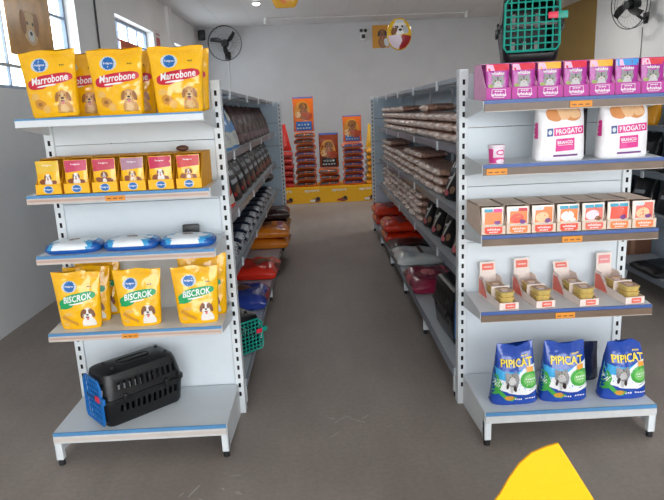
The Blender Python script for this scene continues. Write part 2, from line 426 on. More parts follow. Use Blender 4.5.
# ------------------------------------------------------------------ bags
def pouch(mb, m, wb, wt, h, d, n=2.2, p=2.2, lean=0., wr=.004, seed=0, nu=12, nv=16, wave=0., mback=None, seal=None, bend=0., fl=.75, corner=0., crink=0.):
    """upright film bag: gusset at the bottom, flat seal at the top; returns F(s,t) of its printed front"""
    def wid(v): return wb+(wt-wb)*v-.02*wb*math.sin(PI*min(1, max(0, v)))
    def th(v):
        v = min(1, max(0, v)); k = 1-v**p
        return max(.0016, d*k*(fl+(1-fl)*min(1, v/.18)))
    def Fv(u, v, sd):
        uu = max(-1, min(1, u)); vv = min(1, max(0, v)); g_ = (1-abs(uu)**n)**(1/n)
        x = uu*wid(v)/2; y = -sd*th(v)/2*g_
        if wr:
            q = noise.noise(Vector((u*1.8+seed*3.1, v*2.6+seed*1.7, sd*2+seed)))+.5*noise.noise(Vector((u*4+seed*5.1, v*5+seed*2.7, sd*4)))
            y -= sd*wr*q*g_*min(1, vv*5)*(1 if vv < .9 else max(.25, (1-vv)*10))
            if crink: y -= sd*crink*(noise.noise(Vector((u*5+v*4+seed, v*9-u*3, seed*2.3)))+noise.noise(Vector((u*9-v*7, v*13+seed, seed*1.3))))*min(1, g_*2)
            y += wr*1.5*noise.noise(Vector((u*1.3+seed, vv*1.3, 7.7)))*vv
        z = vv*h+wave*(vv**6)*(math.cos(u*PI*1.5+seed)*.5)+corner*(vv**5)*(abs(u)**2)
        y += lean*v*h+bend*vv*vv
        return (x, y, z)
    us = [math.sin(-PI/2+PI*i/nu) for i in range(nu+1)]
    rows = []
    for j in range(nv+1):
        v = j/nv
        if j == 1: v = .02
        rows.append([Fv(u, v, 1) for u in us]+[Fv(u, v, -1) for u in us[-2:0:-1]])
    # tucked-in bottom edge
    b0 = [(x*.94, y*.86, 0) for x, y, z in rows[0]]; rows[0] = [(x, y, .012) for x, y, z in rows[0]]
    rows[1] = [(x, y, max(z, .018)) for x, y, z in rows[1]]
    mb.rings([b0]+rows, m)
    if seal:
        t0 = h*(1-.055)
        mb.decals(lambda s, t: Fv(s/(wid(t/h)/2), t/h, 1), [('poly', [(-wt/2*.985, t0), (wt/2*.985, t0), (wt/2*.985, h*.995), (-wt/2*.985, h*.995)], seal)], step=.03)
    vsl = [0, .02]+[j/nv for j in range(2, nv+1)]
    def F(s, t):
        # the printed front follows the same facets as the skin
        v = min(.999, max(.021, t/h)); u = max(-.999, min(.999, s/(wid(v)/2)))
        i = min(nu-1, max(0, int((math.asin(u)+PI/2)/PI*nu)))
        if u < us[i] and i: i -= 1
        if u > us[i+1] and i < nu-1: i += 1
        j = 1 if v*nv < 2 else min(nv-1, int(v*nv))
        a = (u-us[i])/(us[i+1]-us[i]); b = (v-vsl[j])/(vsl[j+1]-vsl[j]); g = rows
        return tuple((g[j][i][k]*(1-a)+g[j][i+1][k]*a)*(1-b)+(g[j+1][i][k]*(1-a)+g[j+1][i+1][k]*a)*b for k in range(3))
    return F

def marks(cx, cy, w, h, n, m, seed=0):
    L = []; rr = random.Random(seed); x = cx-w/2; u = w/n
    for k in range(n): L.append(('poly', [(x+k*u+u*.1, cy-h/2), (x+k*u+u*rr.uniform(.55, .85), cy-h/2), (x+k*u+u*rr.uniform(.55, .85), cy+h/2*rr.uniform(.6, 1)), (x+k*u+u*.1, cy+h/2)], m))
    return L
def oval(cx, cy, rx, ry, rot, m, p=2.8, n=36):
    P = []
    for i in range(n):
        a = 2*PI*i/n; c, s_ = math.cos(a), math.sin(a); k = (abs(c)**p+abs(s_)**p)**(-1/p); X, Y = c*k*rx, s_*k*ry
        P.append((cx+X*math.cos(rot)-Y*math.sin(rot), cy+X*math.sin(rot)+Y*math.cos(rot)))
    return ('poly', P, m)
def blob(cx, cy, rx, ry, seed, m, k=.12, n=26):
    return ('poly', [(cx+rx*math.cos(2*PI*i/n)*(1+k*math.sin(3*2*PI*i/n+seed)), cy+ry*math.sin(2*PI*i/n)*(1+k*math.cos(2*2*PI*i/n+seed*2))) for i in range(n)], m)
GOLD = ink('golden_fur', (205, 150, 80)); GOLD2 = ink('light_golden_fur', (228, 190, 135)); GOLD3 = ink('shaded_fur', (160, 104, 48))
TONG = ink('tongue', (215, 110, 110)); DK = ink('dark_brown', (48, 30, 22)); WH = ink('white_fur', (238, 232, 225)); BRN = ink('brown_patch', (130, 78, 42))
GRY = ink('grey_fur', (140, 138, 140)); GRY2 = ink('light_grey_fur', (196, 194, 194)); PINKN = ink('pink_nose', (200, 120, 120)); EYEG = ink('eye_green', (150, 160, 70))
def dog(cx, cy, r, a, b, ear, patch=None, tongue=True):
    L = [('ell', cx+.1*r, cy-1.6*r, .95*r, 1.25*r, 0, a), ('ell', cx+.05*r, cy-1.75*r, .55*r, 1.0*r, .1, b)]
    L += [oval(cx, cy+.12*r, .74*r, .82*r, 0, a, 2.3)]
    L += [('ell', cx-.72*r, cy+.08*r, .24*r, .66*r, -.2, ear), ('ell', cx+.74*r, cy+.06*r, .24*r, .66*r, .22, ear)]
    if patch: L += [('ell', cx-.4*r, cy+.42*r, .34*r, .44*r, .3, patch), ('ell', cx+.42*r, cy+.42*r, .32*r, .42*r, -.3, patch), ('ell', cx, cy+.5*r, .13*r, .5*r, 0, b)]
    L += [('ell', cx, cy-.3*r, .4*r, .42*r, 0, b), ('ell', cx, cy+.25*r, .16*r, .45*r, 0, b), ('ell', cx-.3*r, cy+.26*r, .085*r, .085*r, 0, DK), ('ell', cx+.3*r, cy+.26*r, .085*r, .085*r, 0, DK),
          ('ell', cx, cy-.1*r, .2*r, .14*r, 0, DK), ('ell', cx, cy-.48*r, .26*r, .13*r, 0, DK)]
    if tongue: L.append(('ell', cx+.03*r, cy-.66*r, .15*r, .24*r, 0, TONG))
    return L
def cat(cx, cy, r, a=GRY, b=GRY2):
    return [('poly', [(cx-.9*r, cy+1.1*r), (cx-.85*r, cy+.1*r), (cx-.1*r, cy+.65*r)], a), ('poly', [(cx+.9*r, cy+1.1*r), (cx+.1*r, cy+.65*r), (cx+.85*r, cy+.1*r)], a),
            ('ell', cx, cy, r, .82*r, 0, a), ('ell', cx, cy-.85*r, .75*r, .55*r, 0, b), ('ell', cx, cy-.3*r, .55*r, .42*r, 0, b), ('poly', [(cx-.12*r, cy+.75*r), (cx+.12*r, cy+.75*r), (cx+.05*r, cy+.2*r), (cx-.05*r, cy+.2*r)], DK),
            ('ell', cx-.42*r, cy+.12*r, .2*r, .15*r, 0, EYEG), ('ell', cx+.42*r, cy+.12*r, .2*r, .15*r, 0, EYEG), ('ell', cx-.42*r, cy+.12*r, .1*r, .13*r, 0, DK), ('ell', cx+.42*r, cy+.12*r, .1*r, .13*r, 0, DK),
            ('ell', cx, cy-.18*r, .13*r, .09*r, 0, PINKN)]

def seam(mb, F, w, h):
    # embossed seal line and tear notch line near the top
    for t in (.93, .905): mb.decals(F, [('poly', [(-w*.47, h*t), (w*.47, h*t), (w*.47, h*t+.0016), (-w*.47, h*t+.0016)], YELD)], step=.03, off=.0004)
YELD = film('deep_yellow_film', (246, 168, 6))
YEL = film('yellow_film', (255, 190, 8), bump=.55, bscale=17., rough=.12)
RED = ink('banner_red', (205, 24, 52)); LBLUE = ink('logo_blue', (28, 104, 178)); SILV = ink('silver', (206, 214, 218)); GREEN = ink('banner_green', (14, 160, 92)); BISC = ink('biscuit', (214, 148, 52)); BISC2 = ink('biscuit_light', (236, 184, 92))
def rosette(cx, cy, r):
    L = [('ell', cx, cy, r*1.35, r*1.05, 0, SILV)]
    L.append(('poly', [(cx+r*(1 if i % 2 else .9)*math.cos(2*PI*i/28), cy+r*(1 if i % 2 else .9)*math.sin(2*PI*i/28)) for i in range(28)], LBLUE))
    L.append(('text', 'Pedigree', cx, cy, r*.42, r*1.5, .0, .1, M['white']))
    return L

def treat_pouch_mesh(seed, deco='bone', wb=.2, wt=.238, h=.275, d=.085):
    mb = MB(); F = pouch(mb, YEL, wb, wt, h, d, seed=seed, wr=.007, wave=.008, nu=24, nv=30, crink=.0016); seam(mb, F, wt, h)
    if deco == 'bone':
        items = rosette(-.028, .215, .027)
        items += marks(.062, .213, .02, .006, 3, DK)
        items += [oval(.012, .155, .086, .0215, .12, RED), oval(-.045, .138, .04, .021, .0, RED),
                  ('text', 'Marrobone', .008, .157, .031, .15, .1, .18, M['white']), oval(-.008, .1305, .04, .0035, .1, M['white'])]
        items += [blob(-.045, .055, .024, .02, 1, BISC), blob(-.062, .088, .018, .015, 3, BISC2), blob(-.02, .035, .016, .015, 5, BISC2), ('ell', -.045, .055, .01, .008, 0, GOLD3)]
        items += [i for i in dog(.05, .078, .031, GOLD, GOLD2, GOLD3)]
    else:
        items = rosette(-.028, .205, .026)
        items += marks(.06, .2, .02, .006, 3, DK)
        items += [oval(.012, .153, .074, .021, .16, GREEN), oval(-.045, .128, .035, .024, .3, GREEN), ('poly', [(-.08, .1), (-.03, .112), (-.06, .14)], GREEN),
                  ('text', 'BISCROK', .007, .151, .03, .128, .13, .18, M['white']), oval(.0, .126, .034, .003, .12, M['white'])]
        items += [('poly', [(-.075, .06), (-.06, .052), (-.015, .03), (-.005, .02), (.003, .03), (-.01, .042), (-.055, .066), (-.062, .075)], BISC), blob(-.04, .078, .02, .008, 2, BISC2), blob(-.055, .03, .014, .009, 4, BISC2)]
        items += [i for i in dog(.045, .075, .03, WH, WH, BRN, BRN)]
    mb.decals(F, items, step=.011)
    return mb.mesh('treat_pouch')
tm = [treat_pouch_mesh(k, 'bone') for k in (1, 2, 3)]
z = ZL[0]+.001; G = 'yellow marrow treat pouches on the top left shelf'
place(tm[0], 'treat_pouch', (-1.128, 2.69, z+.004), .03, 'yellow dog treat pouch with red banner, front left on the left unit top shelf', 'pet treats', G, rot=(-.0, -.04, .03))
place(tm[1], 'treat_pouch', (-.85, 2.69, z), 0, 'yellow dog treat pouch with red banner, front middle on the left unit top shelf', 'pet treats', G)
place(tm[2], 'treat_pouch', (-.592, 2.69, z), .02, 'yellow dog treat pouch with red banner, front right on the left unit top shelf', 'pet treats', G)
place(tm[1], 'treat_pouch', (-1.065, 2.82, z), 0, 'yellow treat pouch half hidden behind the front left red-banner pouch, top shelf', 'pet treats', G)
place(tm[2], 'treat_pouch', (-.83, 2.82, z), 0, 'yellow treat pouch mostly hidden behind the middle red-banner pouch, top shelf', 'pet treats', G)
place(tm[0], 'treat_pouch', (-.59, 2.82, z), 0, 'yellow treat pouch mostly hidden behind the front right red-banner pouch, top shelf', 'pet treats', G)
bm_ = [treat_pouch_mesh(k, 'crok', wb=.185, wt=.225, h=.27, d=.085) for k in (5, 6, 7)]
z = ZL[3]+.001; G = 'yellow biscuit pouches on the fourth left shelf'
place(bm_[0], 'treat_pouch', (-1.152, 2.695, z), .02, 'yellow biscuit pouch with green banner, front left on the shelf above the black carrier', 'pet treats', G)
place(bm_[1], 'treat_pouch', (-.872, 2.695, z), 0, 'yellow biscuit pouch with green banner, front middle, standing alone between two groups', 'pet treats', G)
place(bm_[2], 'treat_pouch', (-.603, 2.695, z), 0, 'yellow biscuit pouch with green banner, front right on its shelf', 'pet treats', G)
place(bm_[1], 'treat_pouch', (-1.14, 2.79, z), 0, 'yellow biscuit pouch directly behind the front left green-banner pouch', 'pet treats', G)
place(bm_[2], 'treat_pouch', (-1.12, 2.885, z), 0, 'yellow biscuit pouch at the back, third deep behind the front left green-banner pouch', 'pet treats', G)
big = treat_pouch_mesh(9, 'crok', wb=.2, wt=.24, h=.3, d=.09)
place(big, 'treat_pouch', (-.588, 2.81, z), 0, 'tall yellow biscuit pouch peeking out behind the front right green-banner pouch', 'pet treats', G)

# ------------------------------------------------------------------ cartons with portion pouches
def open_box(mb, w, d, h, lip, m, mside, closed_top=True, t=.0025, slope=.55):
    """shelf-ready carton: low front lip, cut-away sides rising to the back; front at y=0, centred on x"""
    mb.box(-w/2, w/2, 0, d, 0, t, m)
    mb.box(-w/2, w/2, 0, t, 0, lip, m)
    mb.box(-w/2, w/2, d-t, d, 0, h, m)
    ys = d*(1-slope)
    for x in (-w/2, w/2-t):
        mb.prism([(t, t), (d-t, t), (d-t, h), (ys, h), (t+.012, lip+.006), (t, lip)], 0, x, x+t, mside)
    if closed_top: mb.box(-w/2, w/2, ys+.01, d, h-t, h, mside)
def sachet(mb, w, h, m, items, top=None, d=.016, seed=0):
    F = pouch(mb, m, w, w, h, d, n=2.4, p=3, wr=.0022, seed=seed, nu=8, nv=10)
    L = list(items)
    if top: L = [('poly', [(-w*.48, h*.8), (w*.48, h*.8), (w*.48, h*.985), (-w*.48, h*.985)], top)]+L
    mb.decals(F, L, step=.02, off=.0006)
# yellow dog food cartons
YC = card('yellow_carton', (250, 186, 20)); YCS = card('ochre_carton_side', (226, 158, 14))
PKT = ink('pouch_pink', (205, 70, 105)); CHK = ink('stew_brown', (140, 74, 40))
def ybox():
    mb = MB(); open_box(mb, .11, .265, .152, .046, YC, YCS, slope=.7)
    F = lambda s, t: (s, -.0002, t)
    mb.decals(F, [('ell', 0, .023, .022, .017, 0, SILV), ('ell', 0, .023, .018, .0155, 0, LBLUE), ('text', 'Pedigree', 0, .023, .008, .034, 0, .1, M['white'])])
    return mb.mesh('display_box', smooth=0)
ybm = ybox()
def ysachet(c, dogc, seed):
    mb = MB(); w, h = .1, .143
    items = [('text', 'Pedigree', 0, h*.86, .008, .04, 0, .1, M['white']), blob(-.022, .052, .016, .012, seed, CHK), blob(.02, .048, .016, .011, seed+1, CHK)]
    items += dog(.0, .072, .016, dogc, WH, BRN, None)
    sachet(mb, w, h, YEL, [('poly', [(-w*.46, h*.62), (w*.46, h*.68), (w*.46, h*.8), (-w*.46, h*.8)], c)]+items, c, seed=seed)
    return mb.mesh('food_pouch')
ycols = [ink('pouch_yellow', (232, 190, 60)), PKT, ink('pouch_rose', (196, 60, 84)), ink('pouch_violet', (176, 130, 150)), ink('pouch_crimson', (200, 44, 84)), ink('pouch_red', (206, 60, 60))]
ynames = ['yellow-topped', 'pink-topped', 'rose-topped', 'mauve-topped', 'crimson-topped', 'red-topped']
G = 'yellow dog food cartons on the second left shelf'; G2 = 'dog food pouches in the yellow cartons'
for i in range(6):
    xc = -1.186+i*.1224; z = ZL[1]+.001
    place(ybm, 'display_box', (xc, 2.63, z), 0, '%s yellow carton from the left, holding a %s dog food pouch' % (ORD[i], ynames[i]), 'carton', G)
    sm = ysachet(ycols[i], [WH, WH, BRN, GOLD2, WH, GOLD][i], i+11)
    place(sm, 'food_pouch', (xc, 2.648, z+.0035), 0, '%s dog food pouch in the %s yellow carton from the left' % (ynames[i], ORD[i]), 'pet food pouch', G2)
kb = MB(); kb.ell((0, 0, .014), .03, .02, .014, mat('brown_lid', (96, 62, 50), rough=.5))
place(kb.mesh('treat_tin'), 'treat_tin', (-.635, 2.84, ZL[1]+.1535), 0, 'small dark brown round item lying on top of the yellow cartons', 'treat')

# flat wipes packs on the third left shelf
PBL = film('blue_pack', (20, 88, 170), rough=.22); PWH = ink('pack_white', (240, 246, 250)); PCY = ink('pack_cyan', (60, 160, 215))
def wipes(seed):
    mb = MB(); w, d, h = .255, .17, .05
    rows = []
    def T(a, r, zf):
        n = 3.2; c, s_ = math.cos(a), math.sin(a)
        k = (abs(c)**n+abs(s_)**n)**(-1/n)
        return (c*k*w/2*r, s_*k*d/2*r)
    N = 72
    prof = [(.9, .0), (.985, .2), (1, .4), (.97, .62), (.9, .8), (.75, .92), (.5, .985), (.2, 1.0)]
    def hz(x, y, f): return h*f*(1+.10*noise.noise(Vector((x*14+seed*3, y*14, f))))
    for r, f in prof: rows.append([(*T(2*PI*i/N, r, f), hz(*T(2*PI*i/N, r, f), f)) for i in range(N)])
    mb.rings(rows, PBL); wi = mb.mi(PWH); ci = mb.mi(PCY)
    for f in mb.bm.faces:
        c = f.calc_center_median(); e = .012*math.sin(c.y*60+seed)+.3*(c.z-.03)
        if c.z > h*.36 and abs(c.x+.004) < .072+e: f.material_index = wi
        elif c.z > h*.36 and abs(c.x+.004) < .1+e: f.material_index = ci
    def F(s, t):
        n = 3.2; q = (abs(s/(w/2))**n+abs(t/(d/2))**n)**(1/n)
        pr = prof[2:]
        for (r0, f0), (r1, f1) in zip(pr, pr[1:]):
            if q >= r1: f = f0+(f1-f0)*(r0-q)/(r0-r1); break
        else: f = 1
        return (s, t, hz(s, t, max(f, .3)))
    mb.decals(F, [
                  ('ell', -.002, .005, .03, .024, 0, WH), ('ell', -.004, .012, .026, .02, .3, BRN), ('ell', .008, -.004, .013, .01, 0, WH), ('ell', .008, .0, .005, .004, 0, DK)]
              , step=.02)
    return mb.mesh('wipes_pack')
G = 'blue and white flat packs on the third left shelf'
for i, (x, y, a) in enumerate(((-1.142, 2.72, .05), (-.882, 2.735, .02), (-.624, 2.735, .07))):
    place(wipes(i+1), 'wipes_pack', (x, y, ZL[2]+.001), a, ['leftmost', 'middle', 'rightmost'][i]+' blue and white flat soft pack lying on the left unit shelf', 'soft pack', G)
gb = MB(); gb.box(-.04, .04, -.012, .012, 0, .07, M['black'], bev=.006); place(gb.mesh('spare_pack'), 'spare_pack', (-.64, 2.88, ZL[2]+.001), .1, 'small dark item standing behind the rightmost blue and white flat pack', 'pack')

# ------------------------------------------------------------------ pet carriers
def bool_mesh(shell, cut, thick):
    a = bpy.data.objects.new('carrier_shell', shell); b = bpy.data.objects.new('carrier_cut', cut); COL.objects.link(a); COL.objects.link(b)
    s = a.modifiers.new('s', 'SOLIDIFY'); s.thickness = thick; s.offset = -1
    m = a.modifiers.new('b', 'BOOLEAN'); m.operation = 'DIFFERENCE'; m.object = b; m.solver = 'EXACT'
    bpy.context.view_layer.update()
    me = bpy.data.meshes.new_from_object(a.evaluated_get(bpy.context.evaluated_depsgraph_get()))
    bpy.data.objects.remove(a); bpy.data.objects.remove(b)
    me.shade_smooth(); me.set_sharp_from_angle(angle=math.radians(35)); return me
def rrect(w, d, r, z, y0, n=5):
    P = []
    for cx, cy, a0 in ((w/2-r, -d/2+r, -PI/2), (w/2-r, d/2-r, 0), (-w/2+r, d/2-r, PI/2), (-w/2+r, -d/2+r, PI)):
        for i in range(n+1):
            a = a0+PI/2*i/n; P.append((cx+r*math.cos(a), y0+d/2+cy+r*math.sin(a), z))
    return P
BLK = M['black']
def carrier(L, W, Hh, grid, latchm, name_label, label, loc, rotz, handle=True, slots=11):
    """two-shell plastic pet carrier, door at y=0 facing -y"""
    root = empty('pet_carrier', loc, label, 'pet carrier', rotz=rotz)
    hs = Hh*.5
    lo = MB(); lo.rings([rrect(W-.06, L-.05, .03, .0, .025), rrect(W-.045, L-.035, .035, .012, .0175), rrect(W-.012, L-.01, .045, hs-.012, .005), rrect(W-.012, L-.01, .045, hs, .005)], BLK, cap=False)
    lo.face(lo.bm.verts[:24][::-1] if False else [v for v in list(lo.bm.verts)[:24]][::-1], BLK)
    up = MB(); V = up.rings([rrect(W-.012, L-.01, .045, hs+.001, .005), rrect(W-.02, L-.018, .045, hs+.03, .009), rrect(W-.038, L-.04, .045, Hh-.03, .015), rrect(W-.054, L-.055, .04, Hh-.01, .02), rrect(W-.09, L-.095, .035, Hh, .034)], BLK, cap=False)
    up.face(V[-1], BLK)
    def cutter(z0, z1, zd0, zd1):
        c = MB(); ys = L*.2; ye = L*.86; n = slots
        for k in range(n):
            y = ys+(ye-ys)*k/(n-1)
            cx = .55 if True else 0
            c.box(-W, W, y-.007, y+.007, z0+.012*abs(k-(n-1)/2)/n*2, z1, BLK)
        for k in (-1, 0, 1): c.box(k*W*.2-.008, k*W*.2+.008, L-.1, L+.1, z0, z1, BLK)
        c.box(-W/2+.04, W/2-.04, -.1, .06, zd0, zd1, BLK)
        return c.mesh('cut', smooth=0)
    for nm, mbx, cc in (('lower_shell', lo, cutter(hs-.075, hs-.028, .03, hs+.1)), ('upper_shell', up, cutter(hs+.035, Hh-.048, hs-.1, Hh-.045))):
        me = mbx.mesh(nm, smooth=0); bmx = bmesh.new(); bmx.from_mesh(me); bmesh.ops.recalc_face_normals(bmx, faces=bmx.faces[:]); bmx.to_mesh(me); bmx.free()
        me2 = bool_mesh(me, cc, .003)
        o = bpy.data.objects.new(nm, me2); COL.objects.link(o); o.parent = root
    rim = MB()
    A = rrect(W+.004, L+.004, .05, hs, -.002); n = len(A); B = rrect(W-.02, L-.02, .042, hs, .01)
    va = [[rim.bm.verts.new((p[0], p[1], p[2]+dz)) for p in q] for q, dz in ((B, -.006), (A, -.006), (A, .007), (B, .007))]
    for i in range(4):
        P, Q = va[i], va[(i+1) % 4]
        for k in range(n): rim.face([P[k], P[(k+1) % n], Q[(k+1) % n], Q[k]], BLK)
    rim.build('rim', root)
    for sx in (-1, 1):
        for yy in (.25, .75):
            c = MB(); x0, x1 = sorted((sx*(W/2-.004), sx*(W/2+.008))); c.box(x0, x1, L*yy-.012, L*yy+.012, hs-.02, hs+.025, BLK, bev=.004); c.build('side_clip', root)
    if handle == 2:
        q = rrect(.07, .17, .034, Hh+.0015, L*.5-.085); hd = MB(); hd.tube([(p[0]*1.05, p[1], p[2]) for p in q], .0045, BLK, 6, closed=True)
        hd.face([hd.bm.verts.new((p[0], p[1], Hh+.0006)) for p in q], M['slot'])
        hd.box(-.011, .011, L*.5-.075, L*.5+.075, Hh+.0008, Hh+.006, BLK, bev=.002); hd.build('handle', root)
    if handle == 1 or handle is True:
        hd = MB(); pts = [(0, L*.3+L*.4*t, Hh-.004+.03*math.sin(PI*t)) for t in [i/10 for i in range(11)]]
        hd.tube(pts, .013, BLK, 10, flat=.55); hd.build('handle', root)
    if handle:
        for sx in (-1, 1):
            for yy in (.2, .85):
                k = MB(); k.cyl((sx*W*.2, L*yy, Hh-.006), (sx*W*.2, L*yy, Hh+.008), .009, BLK, n=10); k.build('stud', root)
    # door
    d = MB(); x0, x1, z0, z1 = -W/2+.022, W/2-.022, (.042 if W > .27 else .02), Hh-.028; y = .0
    A = [(x0+.012, z0), (x1-.012, z0), (x1, z0+.02), (x1-.004, z1-.03), (x1-.03, z1), (x0+.03, z1), (x0+.004, z1-.03), (x0, z0+.02)]
    bw = .0036 if W > .24 else .0034
    d.tube([(p[0], y, p[1]) for p in A], .0055, grid, 6, closed=True)
    nx, nz = 8, 8
    for k in range(1, nx):
        x = x0+(x1-x0)*k/nx; d.tube([(x, y, z0), (x, y, z1)], bw, grid, 6)
    for k in range(1, nz):
        zz = z0+(z1-z0)*k/nz; d.tube([(x0+.002, y, zz), (x1-.002, y, zz)], bw, grid, 6)
    do = d.build('door', root)
    l = MB(); zc = z0+(z1-z0)*.6; l.box(x1-.05, x1-.01, y-.012, y-.0045, zc-.012, zc+.014, latchm, bev=.002)
    lo_ = l.build('latch', do); lo_['label'] = 'red latch on the grid door'
    l = MB(); l.box(x1-.012, x1+.03, y-.008, y+.004, zc-.014, zc+.016, grid, bev=.002); l.build('hinge_tab', do)
    return root
TEAL = mat('teal_plastic', (16, 150, 132), rough=.4, var=.06); CBLUE = mat('blue_plastic', (22, 108, 184), rough=.4, var=.06); LRED = mat('red_latch', (226, 44, 76), rough=.4)
carrier(.45, .275, .30, TEAL, LRED, '', 'black pet carrier with teal grid door, on top of the right end unit', (.95, 2.72, 1.7335), -.26)
carrier(.42, .235, .262, CBLUE, LRED, '', 'black pet carrier with blue grid door on the base of the left end unit', (-1.1, 2.578, ZD+.002), -math.radians(47), handle=2)
carrier(.40, .25, .235, TEAL, LRED, '', 'black pet carrier with teal grid door on the left aisle base shelf', (-.462, 3.315, .172), math.radians(43))

carrier(.52, .34, .33, CBLUE, LRED, '', 'black pet carrier on the right aisle base shelf beside the right end unit', (.895, 3.28, .172), math.radians(2), handle=2)

# ------------------------------------------------------------------ right end unit goods
PUR = card('purple_carton', (190, 62, 158)); PURS = card('lit_purple_carton_side', (242, 172, 216)); PFILM = film('purple_film', (172, 36, 150), bump=.25)  # carton sides made paler in colour, as if lit from the left
PURL = ink('purple_dark', (140, 26, 120))
def pbox():
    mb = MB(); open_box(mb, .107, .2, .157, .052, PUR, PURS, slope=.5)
    mb.decals(lambda s, t: (s, -.0002, t), [('poly', [(-.03, .045), (.03, .045), (.03, .02), (.022, .01), (-.022, .01), (-.03, .02)], M['white']), ('poly', [(-.028, .043), (.028, .043), (.028, .021), (.021, .012), (-.021, .012), (-.028, .021)], PUR),
        ('text', 'whiskas', 0, .023, .013, .066, 0, 0, M['white'])]+marks(0, .037, .034, .005, 5, M['white']))
    return mb.mesh('display_box', smooth=0)
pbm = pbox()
TOPS = [('red', (220, 30, 60)), ('red', (220, 30, 60)), ('yellow', (240, 180, 40)), ('red', (220, 30, 60)), ('yellow', (240, 180, 40)), ('blue', (60, 150, 220)), ('red', (220, 60, 70))]
G = 'purple cat food cartons on the top right shelf'; G2 = 'cat food pouches in the purple cartons'
smcache = {}
for i in range(7):
    xc = .779+i*.1115; z = ZR[0]+.001
    nm, c = TOPS[i]
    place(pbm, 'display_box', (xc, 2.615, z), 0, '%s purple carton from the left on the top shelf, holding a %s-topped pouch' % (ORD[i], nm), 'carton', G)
    if (nm, c) not in smcache:
        mb = MB(); w, h = .101, .148; tc = ink('ptop_%s%d' % (nm, c[1]), c)
        sachet(mb, w, h, PFILM, [('poly', [(-w*.46, h*.8), (-w*.12, h*.8), (-w*.2, h*.97), (-w*.46, h*.97)], ink('pale_pink', (236, 190, 220))), ('text', 'whiskas', 0, h*.73, .013, .055, 0, 0, M['white'])]+cat(0, .073, .027)+[blob(-.03, .055, .011, .008, 1, EYEG)], tc, seed=i+31, d=.018)
        smcache[(nm, c)] = mb.mesh('food_pouch')
    place(smcache[(nm, c)], 'food_pouch', (xc, 2.637, z+.0035), 0, '%s-topped cat food pouch in the %s purple carton from the left' % (nm, ORD[i]), 'pet food pouch', G2, rot=(0, 0, 0))
# small pink tub
PK = ink('tub_pink', (214, 60, 140)); PKL = ink('tub_pale', (240, 220, 230))
mb = MB(); rows = []
for z_, r in ((0, .031), (.003, .0335), (.072, .0355), (.074, .038), (.081, .038), (.083, .036)): rows.append([(r*math.cos(2*PI*i/28), r*math.sin(2*PI*i/28), z_) for i in range(28)])
mb.rings(rows, card('tub_white', (236, 222, 232)))
Ft = lambda s, t: ((.0335+.002*t/.07)*math.sin(s/.0345), -(.0335+.002*t/.07)*math.cos(s/.0345), t)
mb.decals(Ft, [('poly', [(-.05, .004), (.05, .004), (.05, .024), (.0, .03), (-.05, .026)], PK), ('poly', [(-.05, .004), (-.028, .004), (-.026, .066), (-.05, .068)], PK), ][:2]+[('ell', .008, .012, .022, .009, 0, PKL), ('ell', .006, .05, .02, .012, 0, PK), ('ell', .006, .05, .014, .007, 0, PKL)], step=.012)
tb_ = mb.mesh('food_tub'); place(tb_, 'food_tub', (.783, 2.645, ZR[1]+.001), .1, 'small round pink and white tub alone on the second right shelf', 'tub')
# two white bags
WB = film('white_bag_film', (242, 240, 242), bump=.5, bscale=20, rough=.35); MAG = ink('magenta', (222, 40, 140)); NAVY = ink('navy', (40, 70, 140)); CATO = ink('ginger', (222, 150, 92)); CATO2 = ink('ginger_light', (240, 196, 150)); VIO = ink('violet', (120, 60, 130))
def white_bag(seed):
    mb = MB(); F = pouch(mb, WB, .225, .215, .252, .1, n=3.4, p=5, wr=.007, seed=seed, nu=16, nv=16, fl=.9)
    it = [blob(.0, .225, .03, .025, 2, DK, .1), blob(-.03, .188, .036, .024, 1, CATO, .12), blob(.032, .198, .044, .034, 4, CATO, .1), blob(.008, .205, .028, .04, 6, CATO2, .1), blob(.05, .19, .02, .02, 3, CATO2), blob(.065, .245, .03, .012, 1, VIO),
          ('poly', [(-.036, .108), (.082, .115), (.082, .145), (-.036, .138)], MAG), ('text', 'PROGATO', .023, .1265, .02, .105, .06, 0, M['white']),
          ('poly', [(-.062, .107), (-.04, .1085), (-.04, .138), (-.062, .1365)], NAVY), ('ell', -.051, .122, .007, .009, 0, SILV),
          ('poly', [(-.028, .05), (.045, .054), (.045, .1), (-.028, .097)], MAG), ('text', 'BRANCO', .008, .084, .012, .06, .04, 0, M['white']), ('poly', [(-.02, .072), (.038, .074), (.038, .0755), (-.02, .0735)], M['white']),
          ('poly', [(-.035, .02), (.06, .024), (.06, .037), (-.035, .034)], VIO),
          ('poly', [(-.098, .1), (-.09, .1), (-.09, .16), (-.098, .16)], MAG)]
    k = 1.14; big = []
    for q in it:
        if q[0] == 'poly': big.append(('poly', [(a*k, (b-.12)*k+.122) for a, b in q[1]], q[2]))
        elif q[0] == 'ell': big.append(('ell', q[1]*k, (q[2]-.12)*k+.122, q[3]*k, q[4]*k, q[5], q[6]))
        else: big.append(('text', q[1], q[2]*k, (q[3]-.12)*k+.122, q[4]*k, q[5]*k, q[6], q[7], q[8]))
    mb.decals(F, big, step=.012); return mb.mesh('food_bag')
G = 'white bags on the second right shelf'
place(white_bag(1), 'food_bag', (1.07, 2.68, ZR[1]+.001), .02, 'large white cat bag with magenta panel, left of the two on the right unit', 'pet food bag', G)
place(white_bag(2), 'food_bag', (1.352, 2.68, ZR[1]+.001), .03, 'large white cat bag with magenta panel, right of the two, near the shelf end', 'pet food bag', G)
DBAG = film('dark_film', (34, 34, 46))
mb = MB(); pouch(mb, DBAG, .12, .12, .235, .05, seed=4, nu=8, nv=10); place(mb.mesh('food_bag'), 'food_bag', (1.212, 2.85, ZR[1]+.001), 0, 'dark pouch standing between and behind the two white cat bags', 'pet food bag')
